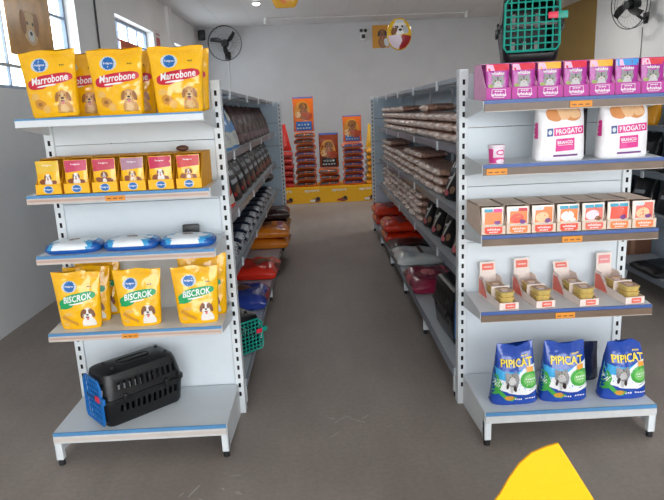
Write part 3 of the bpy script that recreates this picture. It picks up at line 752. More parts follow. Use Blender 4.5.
# beige cartons
BC = card('beige_carton', (226, 204, 184)); BCS = card('tan_carton_side', (222, 198, 180)); BF = film('cream_film', (236, 222, 208), bump=.2)
ORR = ink('orange_red', (236, 76, 50)); ORG = ink('orange', (242, 130, 60)); TEALI = ink('teal', (50, 160, 190)); CRS = ink('coral', (232, 110, 90))
cols7 = [('red label', ORR, MAG, ORG), ('orange label', ORG, RED, ORG), ('red label and amber pouch', ORR, ORG, ORG), ('red label and teal-topped pouch', ORR, TEALI, ORG), ('coral label and teal-edged pouch', CRS, TEALI, CRS), ('orange label and blue-topped red pouch', ORG, TEALI, ORR), ('orange label and pink pouch', ORG, CRS, CRS)]
G = 'beige cat food cartons on the third right shelf'; G2 = 'cat food pouches in the beige cartons'
for i in range(7):
    lab, c1, c2, c3 = cols7[i]; xc = .7668+i*.1138; z = ZR[2]+.001
    mb = MB(); open_box(mb, .108, .27, .125, .042, BC, BCS, slope=.8)
    mb.box(-.04, .04, .035, .04, .1235, .1256, M['slot'])
    mb.decals(lambda s, t: (s, -.0002, t), [('poly', [(-.04, .037), (.04, .037), (.04, .012), (.032, .005), (-.032, .005), (-.04, .012)], c1), ('text', 'whiskas', 0, .026, .011, .06, 0, 0, M['white'])]+marks(0, .013, .04, .006, 6, M['white']))
    mb.decals(lambda s, t: (-.054-.0002, s, t), [('poly', [(.24, .1), (.06, .09), (.03, .04), (.03, .01), (.24, .01)], CRS)] if i == 0 else [])
    place(mb.mesh('display_box', smooth=0), 'display_box', (xc, 2.612, z), 0, '%s beige carton from the left with %s, middle shelf' % (ORD[i], lab.split(' and ')[0]), 'carton', G)
    mb = MB(); w, h = .1, .119
    sachet(mb, w, h, BF, [('poly', [(-w*.38, h*.36), (w*.4, h*.36), (w*.42, h*.86), (-w*.34, h*.86)], c3), ('ell', -.005, .066, .03, .022, .2, [ORG, ORR, CATO2, WH, PKL, ORR, CATO2][i]), blob(.02, .05, .014, .01, i, [VIO, VIO, VIO, WH, BRN, VIO, VIO][i]),
        ('poly', [(-w*.38, h*.82), (0, h*.82), (.0, h*.94), (-w*.38, h*.94)], [TEALI, SILV, SILV, TEALI, TEALI, TEALI, SILV][i]), ('poly', [(.004, h*.82), (w*.42, h*.82), (w*.42, h*.94), (.004, h*.94)], c2)], None, seed=i+51)
    place(mb.mesh('food_pouch'), 'food_pouch', (xc, 2.63, z+.0035), 0, 'cat food pouch in the %s beige carton from the left, middle shelf' % ORD[i], 'pet food pouch', G2)
# display trays with header cards and foil tubs
GOLDM = mat('gold_foil', (226, 200, 120), rough=.38, metal=.35, var=.12, bump=.3, bscale=60); LIDM = card('printed_lid', (188, 150, 130), var=.25, scale=70)
HC = card('header_white', (236, 220, 212))
def foil():
    mb = MB(); rows = []
    for z_, k in ((0, .86), (.004, .9), (.022, .99), (.0225, 1.05), (.0245, 1.06), (.0255, 1.0)):
        rows.append([(x*k, y*k-.0, z_) for x, y, _ in rrect(.07, .085, .016, 0, -.0425, 4)])
    mb.rings(rows, GOLDM)
    mb.decals(lambda s, t: (s, t, .0255), [('poly', [(x, y) for x, y, _ in rrect(.064, .079, .014, 0, -.0395, 4)], LIDM), ('ell', .0, .005, .02, .016, 0, CATO2), blob(-.01, -.02, .016, .008, 1, PKL)])
    return mb.mesh('foil_tub')
fmesh = foil()
G = 'open display trays on the fourth right shelf'; G2 = 'gold foil tubs in the display trays'
pos4 = ['leftmost', 'second from left', 'third from left', 'rightmost']
for i, (xf, yf) in enumerate(((.847, 2.615), (1.02, 2.62), (1.222, 2.615), (1.434, 2.612))):
    a = .1; z = ZR[3]+.001; loc = (xf, yf, z)
    lab = '%s open tray of gold foil tubs on the right unit' % pos4[i]
    root = empty('display_tray', loc, lab, 'display tray', G, rotz=a)
    w, d = .092, .27; t = .002
    mb = MB(); mb.box(-w/2, w/2, 0, d, 0, t, HC); mb.box(-w/2, w/2, 0, t, 0, .034, HC); mb.box(-w/2, w/2, d-t, d, 0, .1, HC)
    for x in (-w/2, w/2-t):
        mb.prism([(t, t), (d-t, t), (d-t, .1), (d-.06, .1), (d-.11, .045), (t, .034)], 0, x, x+t, HC)
    mb.decals(lambda s, t_: (s, -.0002, t_), [('poly', [(-.018, .005), (.03, .005), (.03, .029), (-.018, .029)], CRS), ('text', 'whiskas', .006, .018, .007, .036, 0, 0, M['white'])])
    mb.decals(lambda s, t_: (-w/2-.0002, d-s, t_), [('poly', [(.01, .01), (.12, .01), (.1, .04), (.05, .085), (.01, .085)], CRS)])
    mb.build('tray', root, smooth=0)
    hh = MB(); hz = (.165, .175, .15, .185)[i]; hh.box(-.041, .041, 0, .002, 0, hz-.1, HC)
    hh.decals(lambda s, t_: (s, -.0002, t_), [('poly', [(-.03, (hz-.1)*.35), (.03, (hz-.1)*.35), (.03, (hz-.1)*.85), (-.03, (hz-.1)*.85)], CRS if i != 3 else ink('rose', (232, 150, 150))), ('text', 'whiskas', 0, (hz-.1)*.6, .008, .045, 0, 0, M['white'])])
    ho = hh.build('header_card', root, smooth=0); ho.location = (0, d-.004, .1); ho.rotation_euler.x = (-.05, -.05, -.35, -.05)[i]
    for r_i, (yy, nn, dz) in enumerate(((.055, 3, 0), (.155, 3, .0))):
        for k in range(nn):
            c, s_ = math.cos(a), math.sin(a); jx = random.uniform(-.002, .002)
            lx, ly = jx, yy
            place(fmesh, 'foil_tub', (xf+c*lx-s_*ly, yf+s_*lx+c*ly, z+.003+k*.0262), a+random.uniform(-.04, .04),
                  'gold foil tub, %s in the %s pile of the %s display tray' % (['bottom', 'middle', 'top'][k], ['front', 'rear'][r_i], pos4[i]), 'foil tub', G2)
    bd = MB(); bd.box(-w/2+.001, w/2-.001, .104, .106, .003, .085, HC); bd.build('divider', root, smooth=0)
# cat litter bags
LB = film('litter_blue', (30, 72, 168), bump=.6, bscale=15, rough=.14); LCY = ink('sky', (60, 170, 226)); LGR = ink('grass', (70, 170, 70)); LGR2 = ink('grass_light', (130, 200, 110)); LYE = ink('lit_yellow', (250, 220, 50)); ORT = ink('price_orange', (244, 160, 60))
LDK = ink('deep_blue', (18, 44, 120))
def litter(seed, wt, corner):
    mb = MB(); F = pouch(mb, LB, .228, wt, .28, .115, n=3, p=4.5, wr=.008, seed=seed, nu=26, nv=32, crink=.002, wave=.012, corner=corner, fl=.92)
    it = [('poly', [(-.108, .19), (-.06, .17), (0, .165), (.05, .185), (.108, .2), (.108, .1), (.06, .075), (-.03, .075), (-.108, .12)], LCY),
          ('poly', [(-.11, .135), (-.05, .128), (0, .15), (.05, .19), (.11, .205), (.11, .09), (.05, .07), (-.02, .065), (-.075, .08), (-.11, .11)], M['white']),
          ('poly', [(-.108, .16), (-.085, .15), (-.07, .11), (-.085, .06), (-.108, .05)], LGR),
          ('ell', .062, .125, .048, .043, 0, LGR), ('ell', .066, .125, .036, .03, 0, LGR2), *marks(.064, .13, .05, .007, 5, M['white']), *marks(.062, .118, .036, .005, 4, M['white']),
          ('poly', [(-.09, .07), (-.05, .03), (-.02, .025), (-.0, .045), (-.05, .055), (-.075, .08)], LGR), ('ell', -.035, .042, .022, .012, 0, BISC),
          ('poly', [(-.05, .08), (.02, .076), (.06, .072), (.1, .09), (.1, .075), (.05, .055), (0, .058), (-.04, .068)], M['white'])]
    it += [('poly', [(-.055, .165), (-.03, .16), (-.0, .165), (.01, .13), (.0, .095), (-.02, .08), (-.03, .1), (-.055, .12)], GRY)]+cat(-.025, .142, .024)[:]+[('poly', [(-.035, .1), (-.02, .1), (-.022, .07), (-.032, .07)], GRY2), ('ell', -.012, .09, .008, .016, .2, DK), ('ell', -.045, .105, .006, .016, -.2, DK)]
    it += [('text', 'PIPICAT', .0, .208, .036, .142, .03, 0, LYE), *marks(.04, .238, .03, .006, 5, LYE), ('poly', [(.045, .165), (.072, .168), (.072, .19), (.045, .187)], ORT), *marks(.005, .038, .034, .008, 4, M['white']), *marks(.06, .04, .05, .006, 6, M['white'])]
    mb.decals(F, it, step=.011); return mb.mesh('litter_bag')
G = 'blue and green cat litter bags on the right base shelf'
for i, (x, y, wt, a, cn) in enumerate(((.872, 2.605, .165, .02, .02), (1.108, 2.61, .185, -.02, .012), (1.391, 2.605, .155, .02, -.012))):
    place(litter(i+21, wt, cn), 'litter_bag', (x, y, ZD+.001), a, ['leftmost blue cat litter bag on the right base shelf, top corners raised', 'middle blue cat litter bag on the right base shelf, glare streak across its letters', 'rightmost blue cat litter bag on the right base shelf, with rounded top'][i], 'cat litter bag', G)
mb = MB(); pouch(mb, film('navy_film', (24, 34, 70)), .22, .2, .2, .1, seed=41, nu=10, nv=10); place(mb.mesh('litter_bag'), 'litter_bag', (1.26, 2.8, ZD+.001), 0, 'dark navy bag standing behind, between the middle and rightmost litter bags', 'bag')

# ------------------------------------------------------------------ left aisle goods
def aisle_bag(m, items, wb, wt, h, d, seed, lean=.24, n=2.8, p=3.5):
    mb = MB(); F = pouch(mb, m, wb, wt, h, d, n=n, p=p, wr=.01, seed=seed, nu=10, nv=12, lean=lean, wave=.012, fl=.9)
    if items: mb.decals(F, items, step=.04, off=.001)
    return mb.mesh('food_bag')
SKY = film('sky_film', (70, 150, 220)); MRN = film('maroon_film', (58, 26, 30), spec=.3, rough=.35); CHAR = film('charcoal_film', (28, 31, 35), spec=.3, rough=.35); REDF = film('red_film', (224, 40, 36), spec=.4); 
CREAM = ink('cream', (214, 218, 208)); LGY = ink('light_grey', (176, 184, 190)); TANI = ink('tan_ink', (120, 88, 62)); REDI = ink('red_ink', (170, 36, 40)); MAUV = ink('mauve', (112, 76, 80))
m_sky = [aisle_bag(SKY, [('poly', [(-.13, .0), (.13, .0), (.13, .13), (-.13, .1)], CREAM), ('poly', [(.0, .16), (.09, .2), (.09, .27), (.02, .25)], CREAM), blob(.02, .07, .05, .035, 1, LGY)], .33, .3, .315, .115, s_) for s_ in (61,)]
m_mar = [aisle_bag(MRN, [('poly', [(-.12, .02), (.12, .02), (.12, .07), (-.12, .08)], MAUV), blob(.03, .13, .035, .03, s_, TANI)]+marks(0, .21, .14, .03, 4, MAUV), .31, .28, .305, .115, s_) for s_ in (63, 64)]
m_blk = [aisle_bag(CHAR, marks(0, .2, .17, .034, 4+s_ % 3, LGY, s_)+marks(0, .245, .1, .014, 5, LGY, s_)+[('poly', [(-.08, .12), (.09, .13), (.09, .16), (-.08, .15)], LGY), blob(.02, .075, .06, .03, s_, TANI), blob(-.07, .05, .03, .02, s_+1, REDI)], .32, .29, .315, .115, s_) for s_ in (66, 67, 68)]
m_red = aisle_bag(REDF, [('poly', [(-.12, .02), (.12, .02), (.12, .09), (-.12, .07)], CREAM), blob(0, .16, .06, .05, 2, TANI)], .33, .3, .3, .115, 69)
xf = LS+.243; RA = PI/2-.1    # bag fronts turned to the aisle and a little towards the shop front
G = 'upright bags on the upper left aisle shelf'; G2 = 'upright black bags on the second left aisle shelf'
ys = [4.06, 4.41]+[4.79+i*.36 for i in range(8)]
for i, y in enumerate(ys):
    z = RUNZ[1]+.001
    if i < 2: place(m_sky[0], 'food_bag', (xf, y, z), RA, 'blue and white upright bag, %s on the upper left aisle shelf' % ['nearest', 'second nearest'][i], 'pet food bag', G)
    else: place(m_mar[i % 2], 'food_bag', (xf, y, z), RA+random.uniform(-.03, .03), 'dark maroon upright bag, %s beyond the blue and white bags, upper left aisle shelf' % ORD[i-2], 'pet food bag', G)
for i in range(10):
    y = 3.96+i*.378; z = RUNZ[2]+.001
    if i == 0: place(m_red, 'food_bag', (xf, y, z), RA, 'red upright bag, nearest on the second left aisle shelf', 'pet food bag', G2)
    else: place(m_blk[i % 3], 'food_bag', (xf, y, z), RA+random.uniform(-.03, .03), 'black upright bag with grey letters, %s beyond the red bag, left aisle' % ORD[i-1], 'pet food bag', G2)
# flat sleeves in piles on the third shelf
NV = film('navy_sleeve', (26, 34, 56), spec=.3, rough=.35); SLW = ink('sleeve_white', (200, 210, 220))
def flat_pack(w, d, h, m, items, seed, end=None, N=28, wob=.12):
    """a filled flat bag lying down, sealed and pinched at its -y and +y ends; label end faces -y"""
    mb = MB(); nx, ny = max(8, N//3), max(10, N//2)
    xs_ = [math.sin(-PI/2+PI*i/nx) for i in range(nx+1)]; ys_ = [math.sin(-PI/2+PI*j/ny) for j in range(ny+1)]
    def shape(u, v):
        e = max(0, 1-abs(v)**7)**.5*max(0, 1-abs(u)**10)**.4
        nz = noise.noise(Vector((u*1.6+seed*3, v*2.2, 3+seed)))+.6*noise.noise(Vector((u*4+seed, v*5, seed*2.1)))
        x = u*w/2*(1-.03*abs(v)**6+.02*noise.noise(Vector((v*3, seed, 1)))); y = v*d/2*(1+.02*noise.noise(Vector((u*3+seed, 5, 1))))
        mid = h*.42*(1-e)
        zt = min(h, mid+h*.0+(h*(.93+wob*.45*nz)-mid)*e); zb = mid*(1-e)
        return x, y, zt, zb
    top = [[None]*(nx+1) for _ in range(ny+1)]; bot = [[None]*(nx+1) for _ in range(ny+1)]; P = {}
    for j, v in enumerate(ys_):
        for i, u in enumerate(xs_):
            x, y, zt, zb = shape(u, v); P[j, i] = (x, y, zt)
            top[j][i] = mb.bm.verts.new((x, y, max(zt, zb+.001))); bot[j][i] = mb.bm.verts.new((x, y, zb))
    for j in range(ny):
        for i in range(nx):
            mb.face([top[j][i], top[j][i+1], top[j+1][i+1], top[j+1][i]], m); mb.face([bot[j][i], bot[j+1][i], bot[j+1][i+1], bot[j][i+1]], m)
    ed = [(0, i) for i in range(nx)]+[(j, nx) for j in range(ny)]+[(ny, i) for i in range(nx, 0, -1)]+[(j, 0) for j in range(ny, 0, -1)]
    for (a, b), (c, e) in zip(ed, ed[1:]+ed[:1]): mb.face([top[a][b], bot[a][b], bot[c][e], top[c][e]], m)
    def find(L, q):
        k = 0
        while k < len(L)-2 and q > L[k+1]: k += 1
        return k, (q-L[k])/(L[k+1]-L[k])
    def F(s, t):
        u = max(-.999, min(.999, s/(w/2))); v = max(-.999, min(.999, t/(d/2)))
        i, a = find(xs_, u); j, b = find(ys_, v)
        return tuple((P[j, i][k]*(1-a)+P[j, i+1][k]*a)*(1-b)+(P[j+1, i][k]*(1-a)+P[j+1, i+1][k]*a)*b for k in range(3))
    mb.decals(F, items, step=.035, off=.0012)
    if end:
        # the label end: prints given as (s, height) wrap over the front slope of the bag
        def E(s, t):
            q = max(0, min(.98, t/h)); v0 = -1+.30*max(0, (q-.42)/.58)**1.5
            return F(s, v0*d/2) if q > .42 else (s, -d/2*.995, h*q)
        mb.decals(E, end, step=.03, off=.0015)
    return mb
fp = flat_pack(.285, .27, .05, NV, [('poly', [(-.1, -.12), (.1, -.12), (.11, -.07), (-.1, -.085)], SLW), ('poly', [(-.1, .0), (.06, .0), (.08, .03), (-.09, .03)], SLW), ('poly', [(-.1, .1), (.1, .1), (.1, .12), (-.1, .12)], SLW)], 3,
     end=[('poly', [(-.11, .012), (.02, .012), (.05, .04), (-.11, .04)], SLW), ('poly', [(.08, .012), (.13, .012), (.13, .04), (.06, .03)], SLW)]).mesh('flat_pack')
G = 'navy and white flat packs piled on the third left aisle shelf'
for i in range(13):
    for k in range(2):
        y = 3.3+i*.315; jy = random.uniform(-.01, .01)
        place(fp, 'flat_pack', (LS+.175+random.uniform(-.005, .005), y+jy, RUNZ[3]+.001+k*.052), PI/2+random.uniform(-.02, .02),
              'navy and white flat pack, %s in the %s pile from the near end, left aisle' % (['bottom', 'top'][k], ORD[i]), 'flat pack', G)
mb = MB(); mb.ell((0, 0, .06), .12, .22, .065, mat('black_film', (16, 16, 18), rough=.4, bump=.4), 18, 10)
place(mb.mesh('black_sack'), 'black_sack', (LS+.2, 7.3, RUNZ[3]+.132), 0, 'slumped black sack on the far piles of the left aisle third shelf', 'sack')
# big bags lying on the left base shelf
def lying(m, items, w, d, h, seed, end=None): return flat_pack(w, d, h, m, items, seed, end=end, N=44, wob=.3).mesh('food_bag')
BLUF = film('bright_blue_film', (38, 62, 150)); REDB = film('bright_red_film', (226, 48, 30), spec=.4); ORB = film('orange_film', (232, 132, 24)); DBR = film('dark_brown_film', (62, 32, 26)); REDO = film('red_orange_film', (214, 52, 22)); MARB = film('wine_film', (140, 26, 62)); WHF = film('plain_white_film', (222, 226, 222)); BLF = film('black_bag_film', (20, 20, 22), spec=.35, rough=.3)
b_blue = lying(BLUF, [blob(.02, 0, .1, .07, 1, BRN), blob(.08, .05, .05, .04, 2, CREAM)], .42, .42, .12, 71, end=[('poly', [(-.12, .03), (.1, .03), (.12, .07), (-.1, .08)], REDI)])
b_red = lying(REDB, [blob(.03, -.08, .07, .09, 1, BRN), blob(.0, -.1, .03, .04, 2, DK), blob(-.08, -.05, .04, .03, 3, DK)], .5, .43, .115, 72, end=[blob(0, .06, .1, .03, 1, ink('dark_red', (120, 20, 24)))])
b_or = lying(ORB, [blob(.05, .04, .09, .07, 1, BRN), ('poly', [(-.2, -.15), (.2, -.15), (.2, -.09), (-.2, -.09)], REDI)], .54, .44, .11, 73, end=[blob(.08, .06, .05, .04, 1, DK)])
b_br = lying(DBR, [blob(.0, .0, .12, .08, 1, BRN)], .46, .43, .12, 74)
G = 'large bags lying on the left aisle base shelf'
LXB = LS+.262
place(b_blue, 'food_bag', (LXB-.02, 4.33, .1735), PI/2, 'blue bag lying behind the teal-door carrier on the left base shelf', 'pet food bag', G)
place(b_red, 'food_bag', (LXB+.0, 5.18, .1735), PI/2-.03, 'red bag lying jutting into the aisle from the left base shelf', 'pet food bag', G)
place(b_or, 'food_bag', (LXB+.04, 6.4, .1735), PI/2-.02, 'lower of two orange bags lying on the left base shelf', 'pet food bag', G)
place(b_or, 'food_bag', (LXB+.045, 6.4, .289), PI/2+.02, 'upper of two orange bags lying on the left base shelf', 'pet food bag', G)
place(b_br, 'food_bag', (LXB+.01, 7.44, .1735), PI/2, 'lower dark brown bag at the far end of the left base shelf', 'pet food bag', G)
place(b_br, 'food_bag', (LXB+.01, 7.44, .302), PI/2+.03, 'upper dark brown bag at the far end of the left base shelf', 'pet food bag', G)

# ------------------------------------------------------------------ right aisle goods
KB = mat('kibble_brown', (176, 138, 122), rough=.3, var=.35, scale=90, kind='voronoi', bump=.4, bscale=70)
KE = mat('kibble_film_end', (240, 212, 200), rough=.25, var=.25, scale=40, bump=.6, bscale=50)
def kib(seed, w=.238, d=.27, h=.0625):
    """clear bag of kibble lying down, gathered white end towards -y"""
    mb = MB(); N = 16; rows = []; mats_ = []
    for j in range(15):
        v = -1+2*j/14; e = (1-abs(v)**5)**(1/2.2) if abs(v) < 1 else 0
        e = max(e, .12); y = v*d/2
        r = []
        for i in range(N):
            a = 2*PI*i/N; c, s_ = math.cos(a), math.sin(a); n = 2.8; k = (abs(c)**n+abs(s_)**n)**(-1/n)
            q = 1+.2*noise.noise(Vector((c*2+seed*4, s_*2, v*3)))
            spread = 1 if abs(v) < .9 else 1.12
            r.append((c*k*w/2*(.35+.65*e)*q*spread, y+.006*noise.noise(Vector((a, seed, 2))), min(h, max(0, h/2+s_*k*h/2*e*(.94+.3*(q-1))))))
        rows.append(r)
    V = mb.rings(rows, KB)
    ei = mb.mi(KE)
    for f in mb.bm.faces:
        if abs(f.calc_center_median().y) > d/2*.72: f.material_index = ei
    return mb.mesh('kibble_bag')
kmesh = [kib(i) for i in range(5)]
def piles(z, ys, hs, where, group):
    n = len(ys)
    for i, (y, nh) in enumerate(zip(ys, hs)):
        for k in range(nh):
            lv = {1: ['only'], 2: ['bottom', 'top'], 3: ['bottom', 'middle', 'top'], 4: ['bottom', 'second lowest', 'second highest', 'top']}[nh][k]
            place(random.choice(kmesh), 'kibble_bag', (RS-.182+random.uniform(-.012, .008), y+random.uniform(-.004, .004), z+.001+k*.063), -PI/2+random.uniform(-.035, .035),
                  'clear kibble bag, %s in %s pile from the near end, %s' % (lv, ORD[i], where), 'kibble bag', group)
piles(RUNZ[1], [3.3+i*.27 for i in range(16)], [3]*5+[4]+[3]*4+[4]*3+[3, 4, 4], 'upper right shelf', 'clear kibble bags on the upper right aisle shelf')
piles(RUNZ[2], [4.17+i*.277 for i in range(13)], [3]*3+[4]*3+[3]*4+[4, 4, 4], 'second right shelf', 'clear kibble bags on the second right aisle shelf')
piles(RUNZ[3], [4.98+i*.275 for i in range(10)], [4]*10, 'third right shelf', 'clear kibble bags on the third right aisle shelf')
PNK = ink('pink_ink', (220, 110, 120))
k_blk = [aisle_bag(BLF, [*marks(0, .225, .13, .036, 4, M['white'], s_), *marks(-.02, .26, .08, .014, 4, M['white'], s_), ('poly', [(-.07, .05), (-.05, .05), (.03, .17), (.0, .18)], CREAM), blob(.04, .07, .035, .025, s_, ink('fawn', (150, 116, 90))), blob(-.05, .04, .045, .025, s_+1, PNK), ('poly', [(-.06, .13), (.0, .14), (.0, .155), (-.06, .145)], M['white'])], .27, .24, .305, .11, s_, lean=.2) for s_ in (81, 82)]
RB = -PI/2+.2; xr = RS-.225
G = 'upright black bags on the third right aisle shelf'
for i in range(5):
    place(k_blk[i % 2], 'food_bag', (xr, 3.3+i*.345, RUNZ[3]+.001), RB+random.uniform(-.03, .03), 'black upright bag with white letters, %s from the near end of the third right shelf' % ORD[i], 'pet food bag', G)
place(k_blk[0], 'food_bag', (xr-.0, 3.87, RUNZ[2]+.001), RB, 'black upright bag standing alone before the kibble piles, second right aisle shelf', 'pet food bag')
r_red = lying(REDO, [('poly', [(-.2, -.05), (.2, -.05), (.2, .03), (-.2, .03)], ink('deep_red', (150, 24, 20))), blob(.05, .1, .12, .05, 2, ORG), blob(-.1, -.13, .1, .04, 3, ORG)], .52, .42, .105, 75, end=[('poly', [(-.2, .015), (.2, .015), (.2, .04), (-.2, .04)], ink('wine_red', (170, 22, 36))), blob(0, .06, .17, .016, 2, ORG)])
r_wh = lying(WHF, [('poly', [(-.2, -.1), (.2, -.1), (.2, -.03), (-.2, -.03)], LGY), ('poly', [(-.15, .02), (.15, .02), (.15, .05), (-.15, .05)], DK)], .5, .42, .095, 76, end=[('poly', [(-.2, .015), (-.02, .015), (-.02, .055), (-.2, .055)], M['ink_black']), *marks(-.11, .035, .14, .018, 6, M['white']), ('poly', [(.04, .03), (.2, .03), (.2, .045), (.04, .045)], DK)])
r_bk = lying(BLF, [], .4, .4, .08, 77)
r_mr = lying(MARB, [('poly', [(-.2, .08), (.2, .08), (.2, .11), (-.2, .11)], PNK), blob(.0, -.05, .1, .05, 2, PNK)], .54, .42, .115, 78, end=[('ell', .0, .055, .08, .032, 0, PNK), *marks(0, .055, .09, .02, 3, MARB)])
G = 'large bags lying on the right aisle base shelf'; RXB = RS-.238
place(r_mr, 'food_bag', (RXB+.0, 4.57, .1735), -PI/2, 'wine-red bag lying behind the black carrier on the right base shelf', 'pet food bag', G)
place(r_wh, 'food_bag', (RXB-.005, 5.42, .1735), -PI/2+.02, 'white bag with a black label lying on the right base shelf', 'pet food bag', G)
place(r_bk, 'food_bag', (RXB, 5.89, .1735), -PI/2, 'black bag lying behind the white bag on the right base shelf', 'pet food bag', G)
for q, y in enumerate((6.42, 7.45)):
    for k in range(2):
        place(r_red, 'food_bag', (RXB-.0-.01*k, y, .1735+k*.113), -PI/2+random.uniform(-.02, .02), '%s red and orange bag in the %s red pile on the right base shelf' % (['lower', 'upper'][k], ['nearer', 'farther'][q]), 'pet food bag', G)

# ------------------------------------------------------------------ third row, right edge
G = 'dark bags on the far right shelving'
t_blk = [aisle_bag(CHAR, [('poly', [(-.08, .12), (.09, .13), (.09, .16), (-.08, .15)], LGY)], .34, .3, .31, .13, s_, lean=.2) for s_ in (91, 92)]
WHERE = {1: 'top', 2: 'second', 3: 'third'}
for r_i in (1, 2, 3):
    for i in range(6):
        if r_i == 1 and i in (1, 2): continue
        place(t_blk[(i+r_i) % 2], 'food_bag', (TS-.215, 4.3+i*.42, RUNZ[r_i]+.001), -PI/2, 'dark upright bag, %s from the near end on the %s stocked far right shelf' % (ORD[i], WHERE[r_i]), 'pet food bag', G)
t_yel = aisle_bag(YELD, [blob(0, .06, .05, .03, 1, LBLUE)], .26, .24, .2, .11, 95)
for i in range(2): place(t_yel, 'food_bag', (TS-.215, 4.72+i*.42, RUNZ[1]+.001), -PI/2, 'small yellow bag on the far right shelving, %s of two at the right picture edge' % ['nearer', 'farther'][i], 'pet food bag', 'yellow bags on the far right shelving')
mb = MB(); mb.box(-.18, .18, -.14, .14, 0, .17, card('brown_carton', (110, 72, 52)), bev=.004); mb.box(-.02, .02, -.141, .141, .0, .1705, card('tape', (140, 104, 80)))
place(mb.mesh('carton'), 'carton', (TS-.24, 5.35, .172), .1, 'brown carton on the base shelf at the far right edge', 'carton')
place(r_bk, 'food_bag', (TS-.275, 4.6, .1735), -PI/2, 'black bag lying on the base shelf at the far right edge', 'pet food bag')

# ------------------------------------------------------------------ display at the back wall
BY = card('banner_yellow', (250, 186, 14)); 
mb = MB(); bx0, bx1, by0 = -1.0, 1.3, 10.45
mb.box(bx0, bx1, by0, by0+.75, 0, .285, BY, bev=.004)
its = []
for k in range(5):
    cx = -.78+k*.48
    its += [('text', 'sport', cx+.15, .215, .055, .26, 0, .15, M['white']), blob(cx+.22, .05, .07, .035, k, BRN), blob(cx+.25, .08, .035, .03, k+1, DK), ('poly', [(cx+.1, .03), (cx+.2, .02), (cx+.2, .07), (cx+.12, .06)], WH if k % 2 else REDI)]
mb.decals(lambda s, t: (s, by0-.0005, t), its, step=.2, off=.001)
tag(mb.build('display_plinth', origin=(.15, by0+.37, 0), smooth=0), 'low yellow printed plinth carrying the orange bag stacks by the back wall', 'display plinth')
OF = film('stack_orange_film', (236, 110, 20)); OFD = film('stack_amber_film', (150, 62, 24)); RDF = film('stack_red_film', (220, 48, 36)); YLF = film('stack_yellow_film', (246, 190, 30)); NVI = ink('stripe_navy', (34, 40, 88)); BLI = ink('band_blue', (26, 110, 196)); BKI = ink('stripe_black', (30, 24, 26))
def sbag(m, stripe, seed, w=.37): return flat_pack(w, .55, .097, m, [], seed, end=[('poly', [(-w*.47, .024), (w*.47, .03), (w*.47, .082), (-w*.47, .07)], stripe), *marks(.02, .056, .12, .014, 4, ink('pale_orange', (230, 130, 60)))], N=24, wob=.1).mesh('food_bag')
s_nv = sbag(OF, NVI, 101); s_bk = sbag(OF, BKI, 102); s_rd = sbag(RDF, ink('stripe_red', (170, 30, 30)), 103, .3); s_yl = sbag(YLF, ink('stripe_amber', (220, 140, 20)), 104, .34)
def standing(m, low, lowh, h, w, seed, items):
    mb = MB(); F = pouch(mb, m, w, w, h, .13, n=3, p=4, wr=.01, seed=seed, nu=12, nv=14)
    mb.decals(F, [('poly', [(-w*.47, .01), (w*.47, .01), (w*.47, lowh), (-w*.47, lowh)], low), *marks(0, lowh*.7, w*.6, lowh*.18, 4, CREAM), *marks(0, lowh*.34, w*.7, lowh*.16, 5, CREAM), ('poly', [(-w*.47, h*.955), (w*.47, h*.955), (w*.47, h*.99), (-w*.47, h*.99)], BLI)]+items, step=.06, off=.001)
    return mb.mesh('food_bag')
def dogs(cy): return [blob(-.02, cy-.05, .13, .16, 3, ink('amber', (214, 140, 40))), blob(.06, cy-.16, .09, .06, 5, ink('rust', (180, 70, 30))), blob(-.09, cy-.13, .05, .05, 2, CATO2)]+dog(0, cy, .075, BRN, GOLD3, BRN)[:]+[blob(.05, cy-.14, .1, .04, 1, ink('rust', (180, 70, 30)))]
G = 'orange bags stacked by the back wall'
zp = .286
def stack(xc, n, picks, nm, yy=10.78):
    for k in range(n):
        place(picks[k % len(picks)], 'food_bag', (xc+random.uniform(-.012, .012), yy, zp+.001+k*.106), random.uniform(-.03, .03), '%s flat bag from the bottom in the %s back stack' % (ORD[k], nm), 'pet food bag', G)
    return zp+.002+n*.106
z1 = stack(-.235, 9, [s_bk, s_bk, s_bk, s_nv, s_nv, s_nv], 'tall left orange')
place(standing(OF, BLI, .17, 1.83-z1, .36, 105, dogs(.42)), 'food_bag', (-.235, 10.62, z1), 0, 'orange bag with blue lower band standing on the tall left stack', 'pet food bag', G)
z2 = stack(.175, 3, [s_bk], 'low middle orange')
place(standing(OFD, BKI, .17, 1.2-z2, .34, 106, dogs(.38)), 'food_bag', (.178, 10.62, z2), 0, 'dark amber bag with black lower band standing on the low middle stack', 'pet food bag', G)
z3 = stack(.6, 7, [s_nv], 'right orange')
place(standing(OF, BLI, .15, 1.485-z3, .33, 107, dogs(.3)), 'food_bag', (.6, 10.62, z3), 0, 'orange bag with blue lower band standing on the right stack', 'pet food bag', G)
z4 = stack(-.6, 6, [s_rd], 'red')
mb = MB(); pouch(mb, RDF, .26, .08, 1.38-z4, .13, seed=108, wr=.012); place(mb.mesh('food_bag'), 'food_bag', (-.6, 10.62, z4), 0, 'pointed red bag standing on the red stack, half hidden by the left aisle shelving', 'pet food bag')
z5 = stack(1.0, 6, [s_yl], 'yellow')
mb = MB(); pouch(mb, YLF, .3, .2, .4, .13, seed=109, wr=.012); place(mb.mesh('food_bag'), 'food_bag', (.98, 10.62, z5), 0, 'yellow bag standing on the yellow stack, half hidden by the right aisle shelving', 'pet food bag')

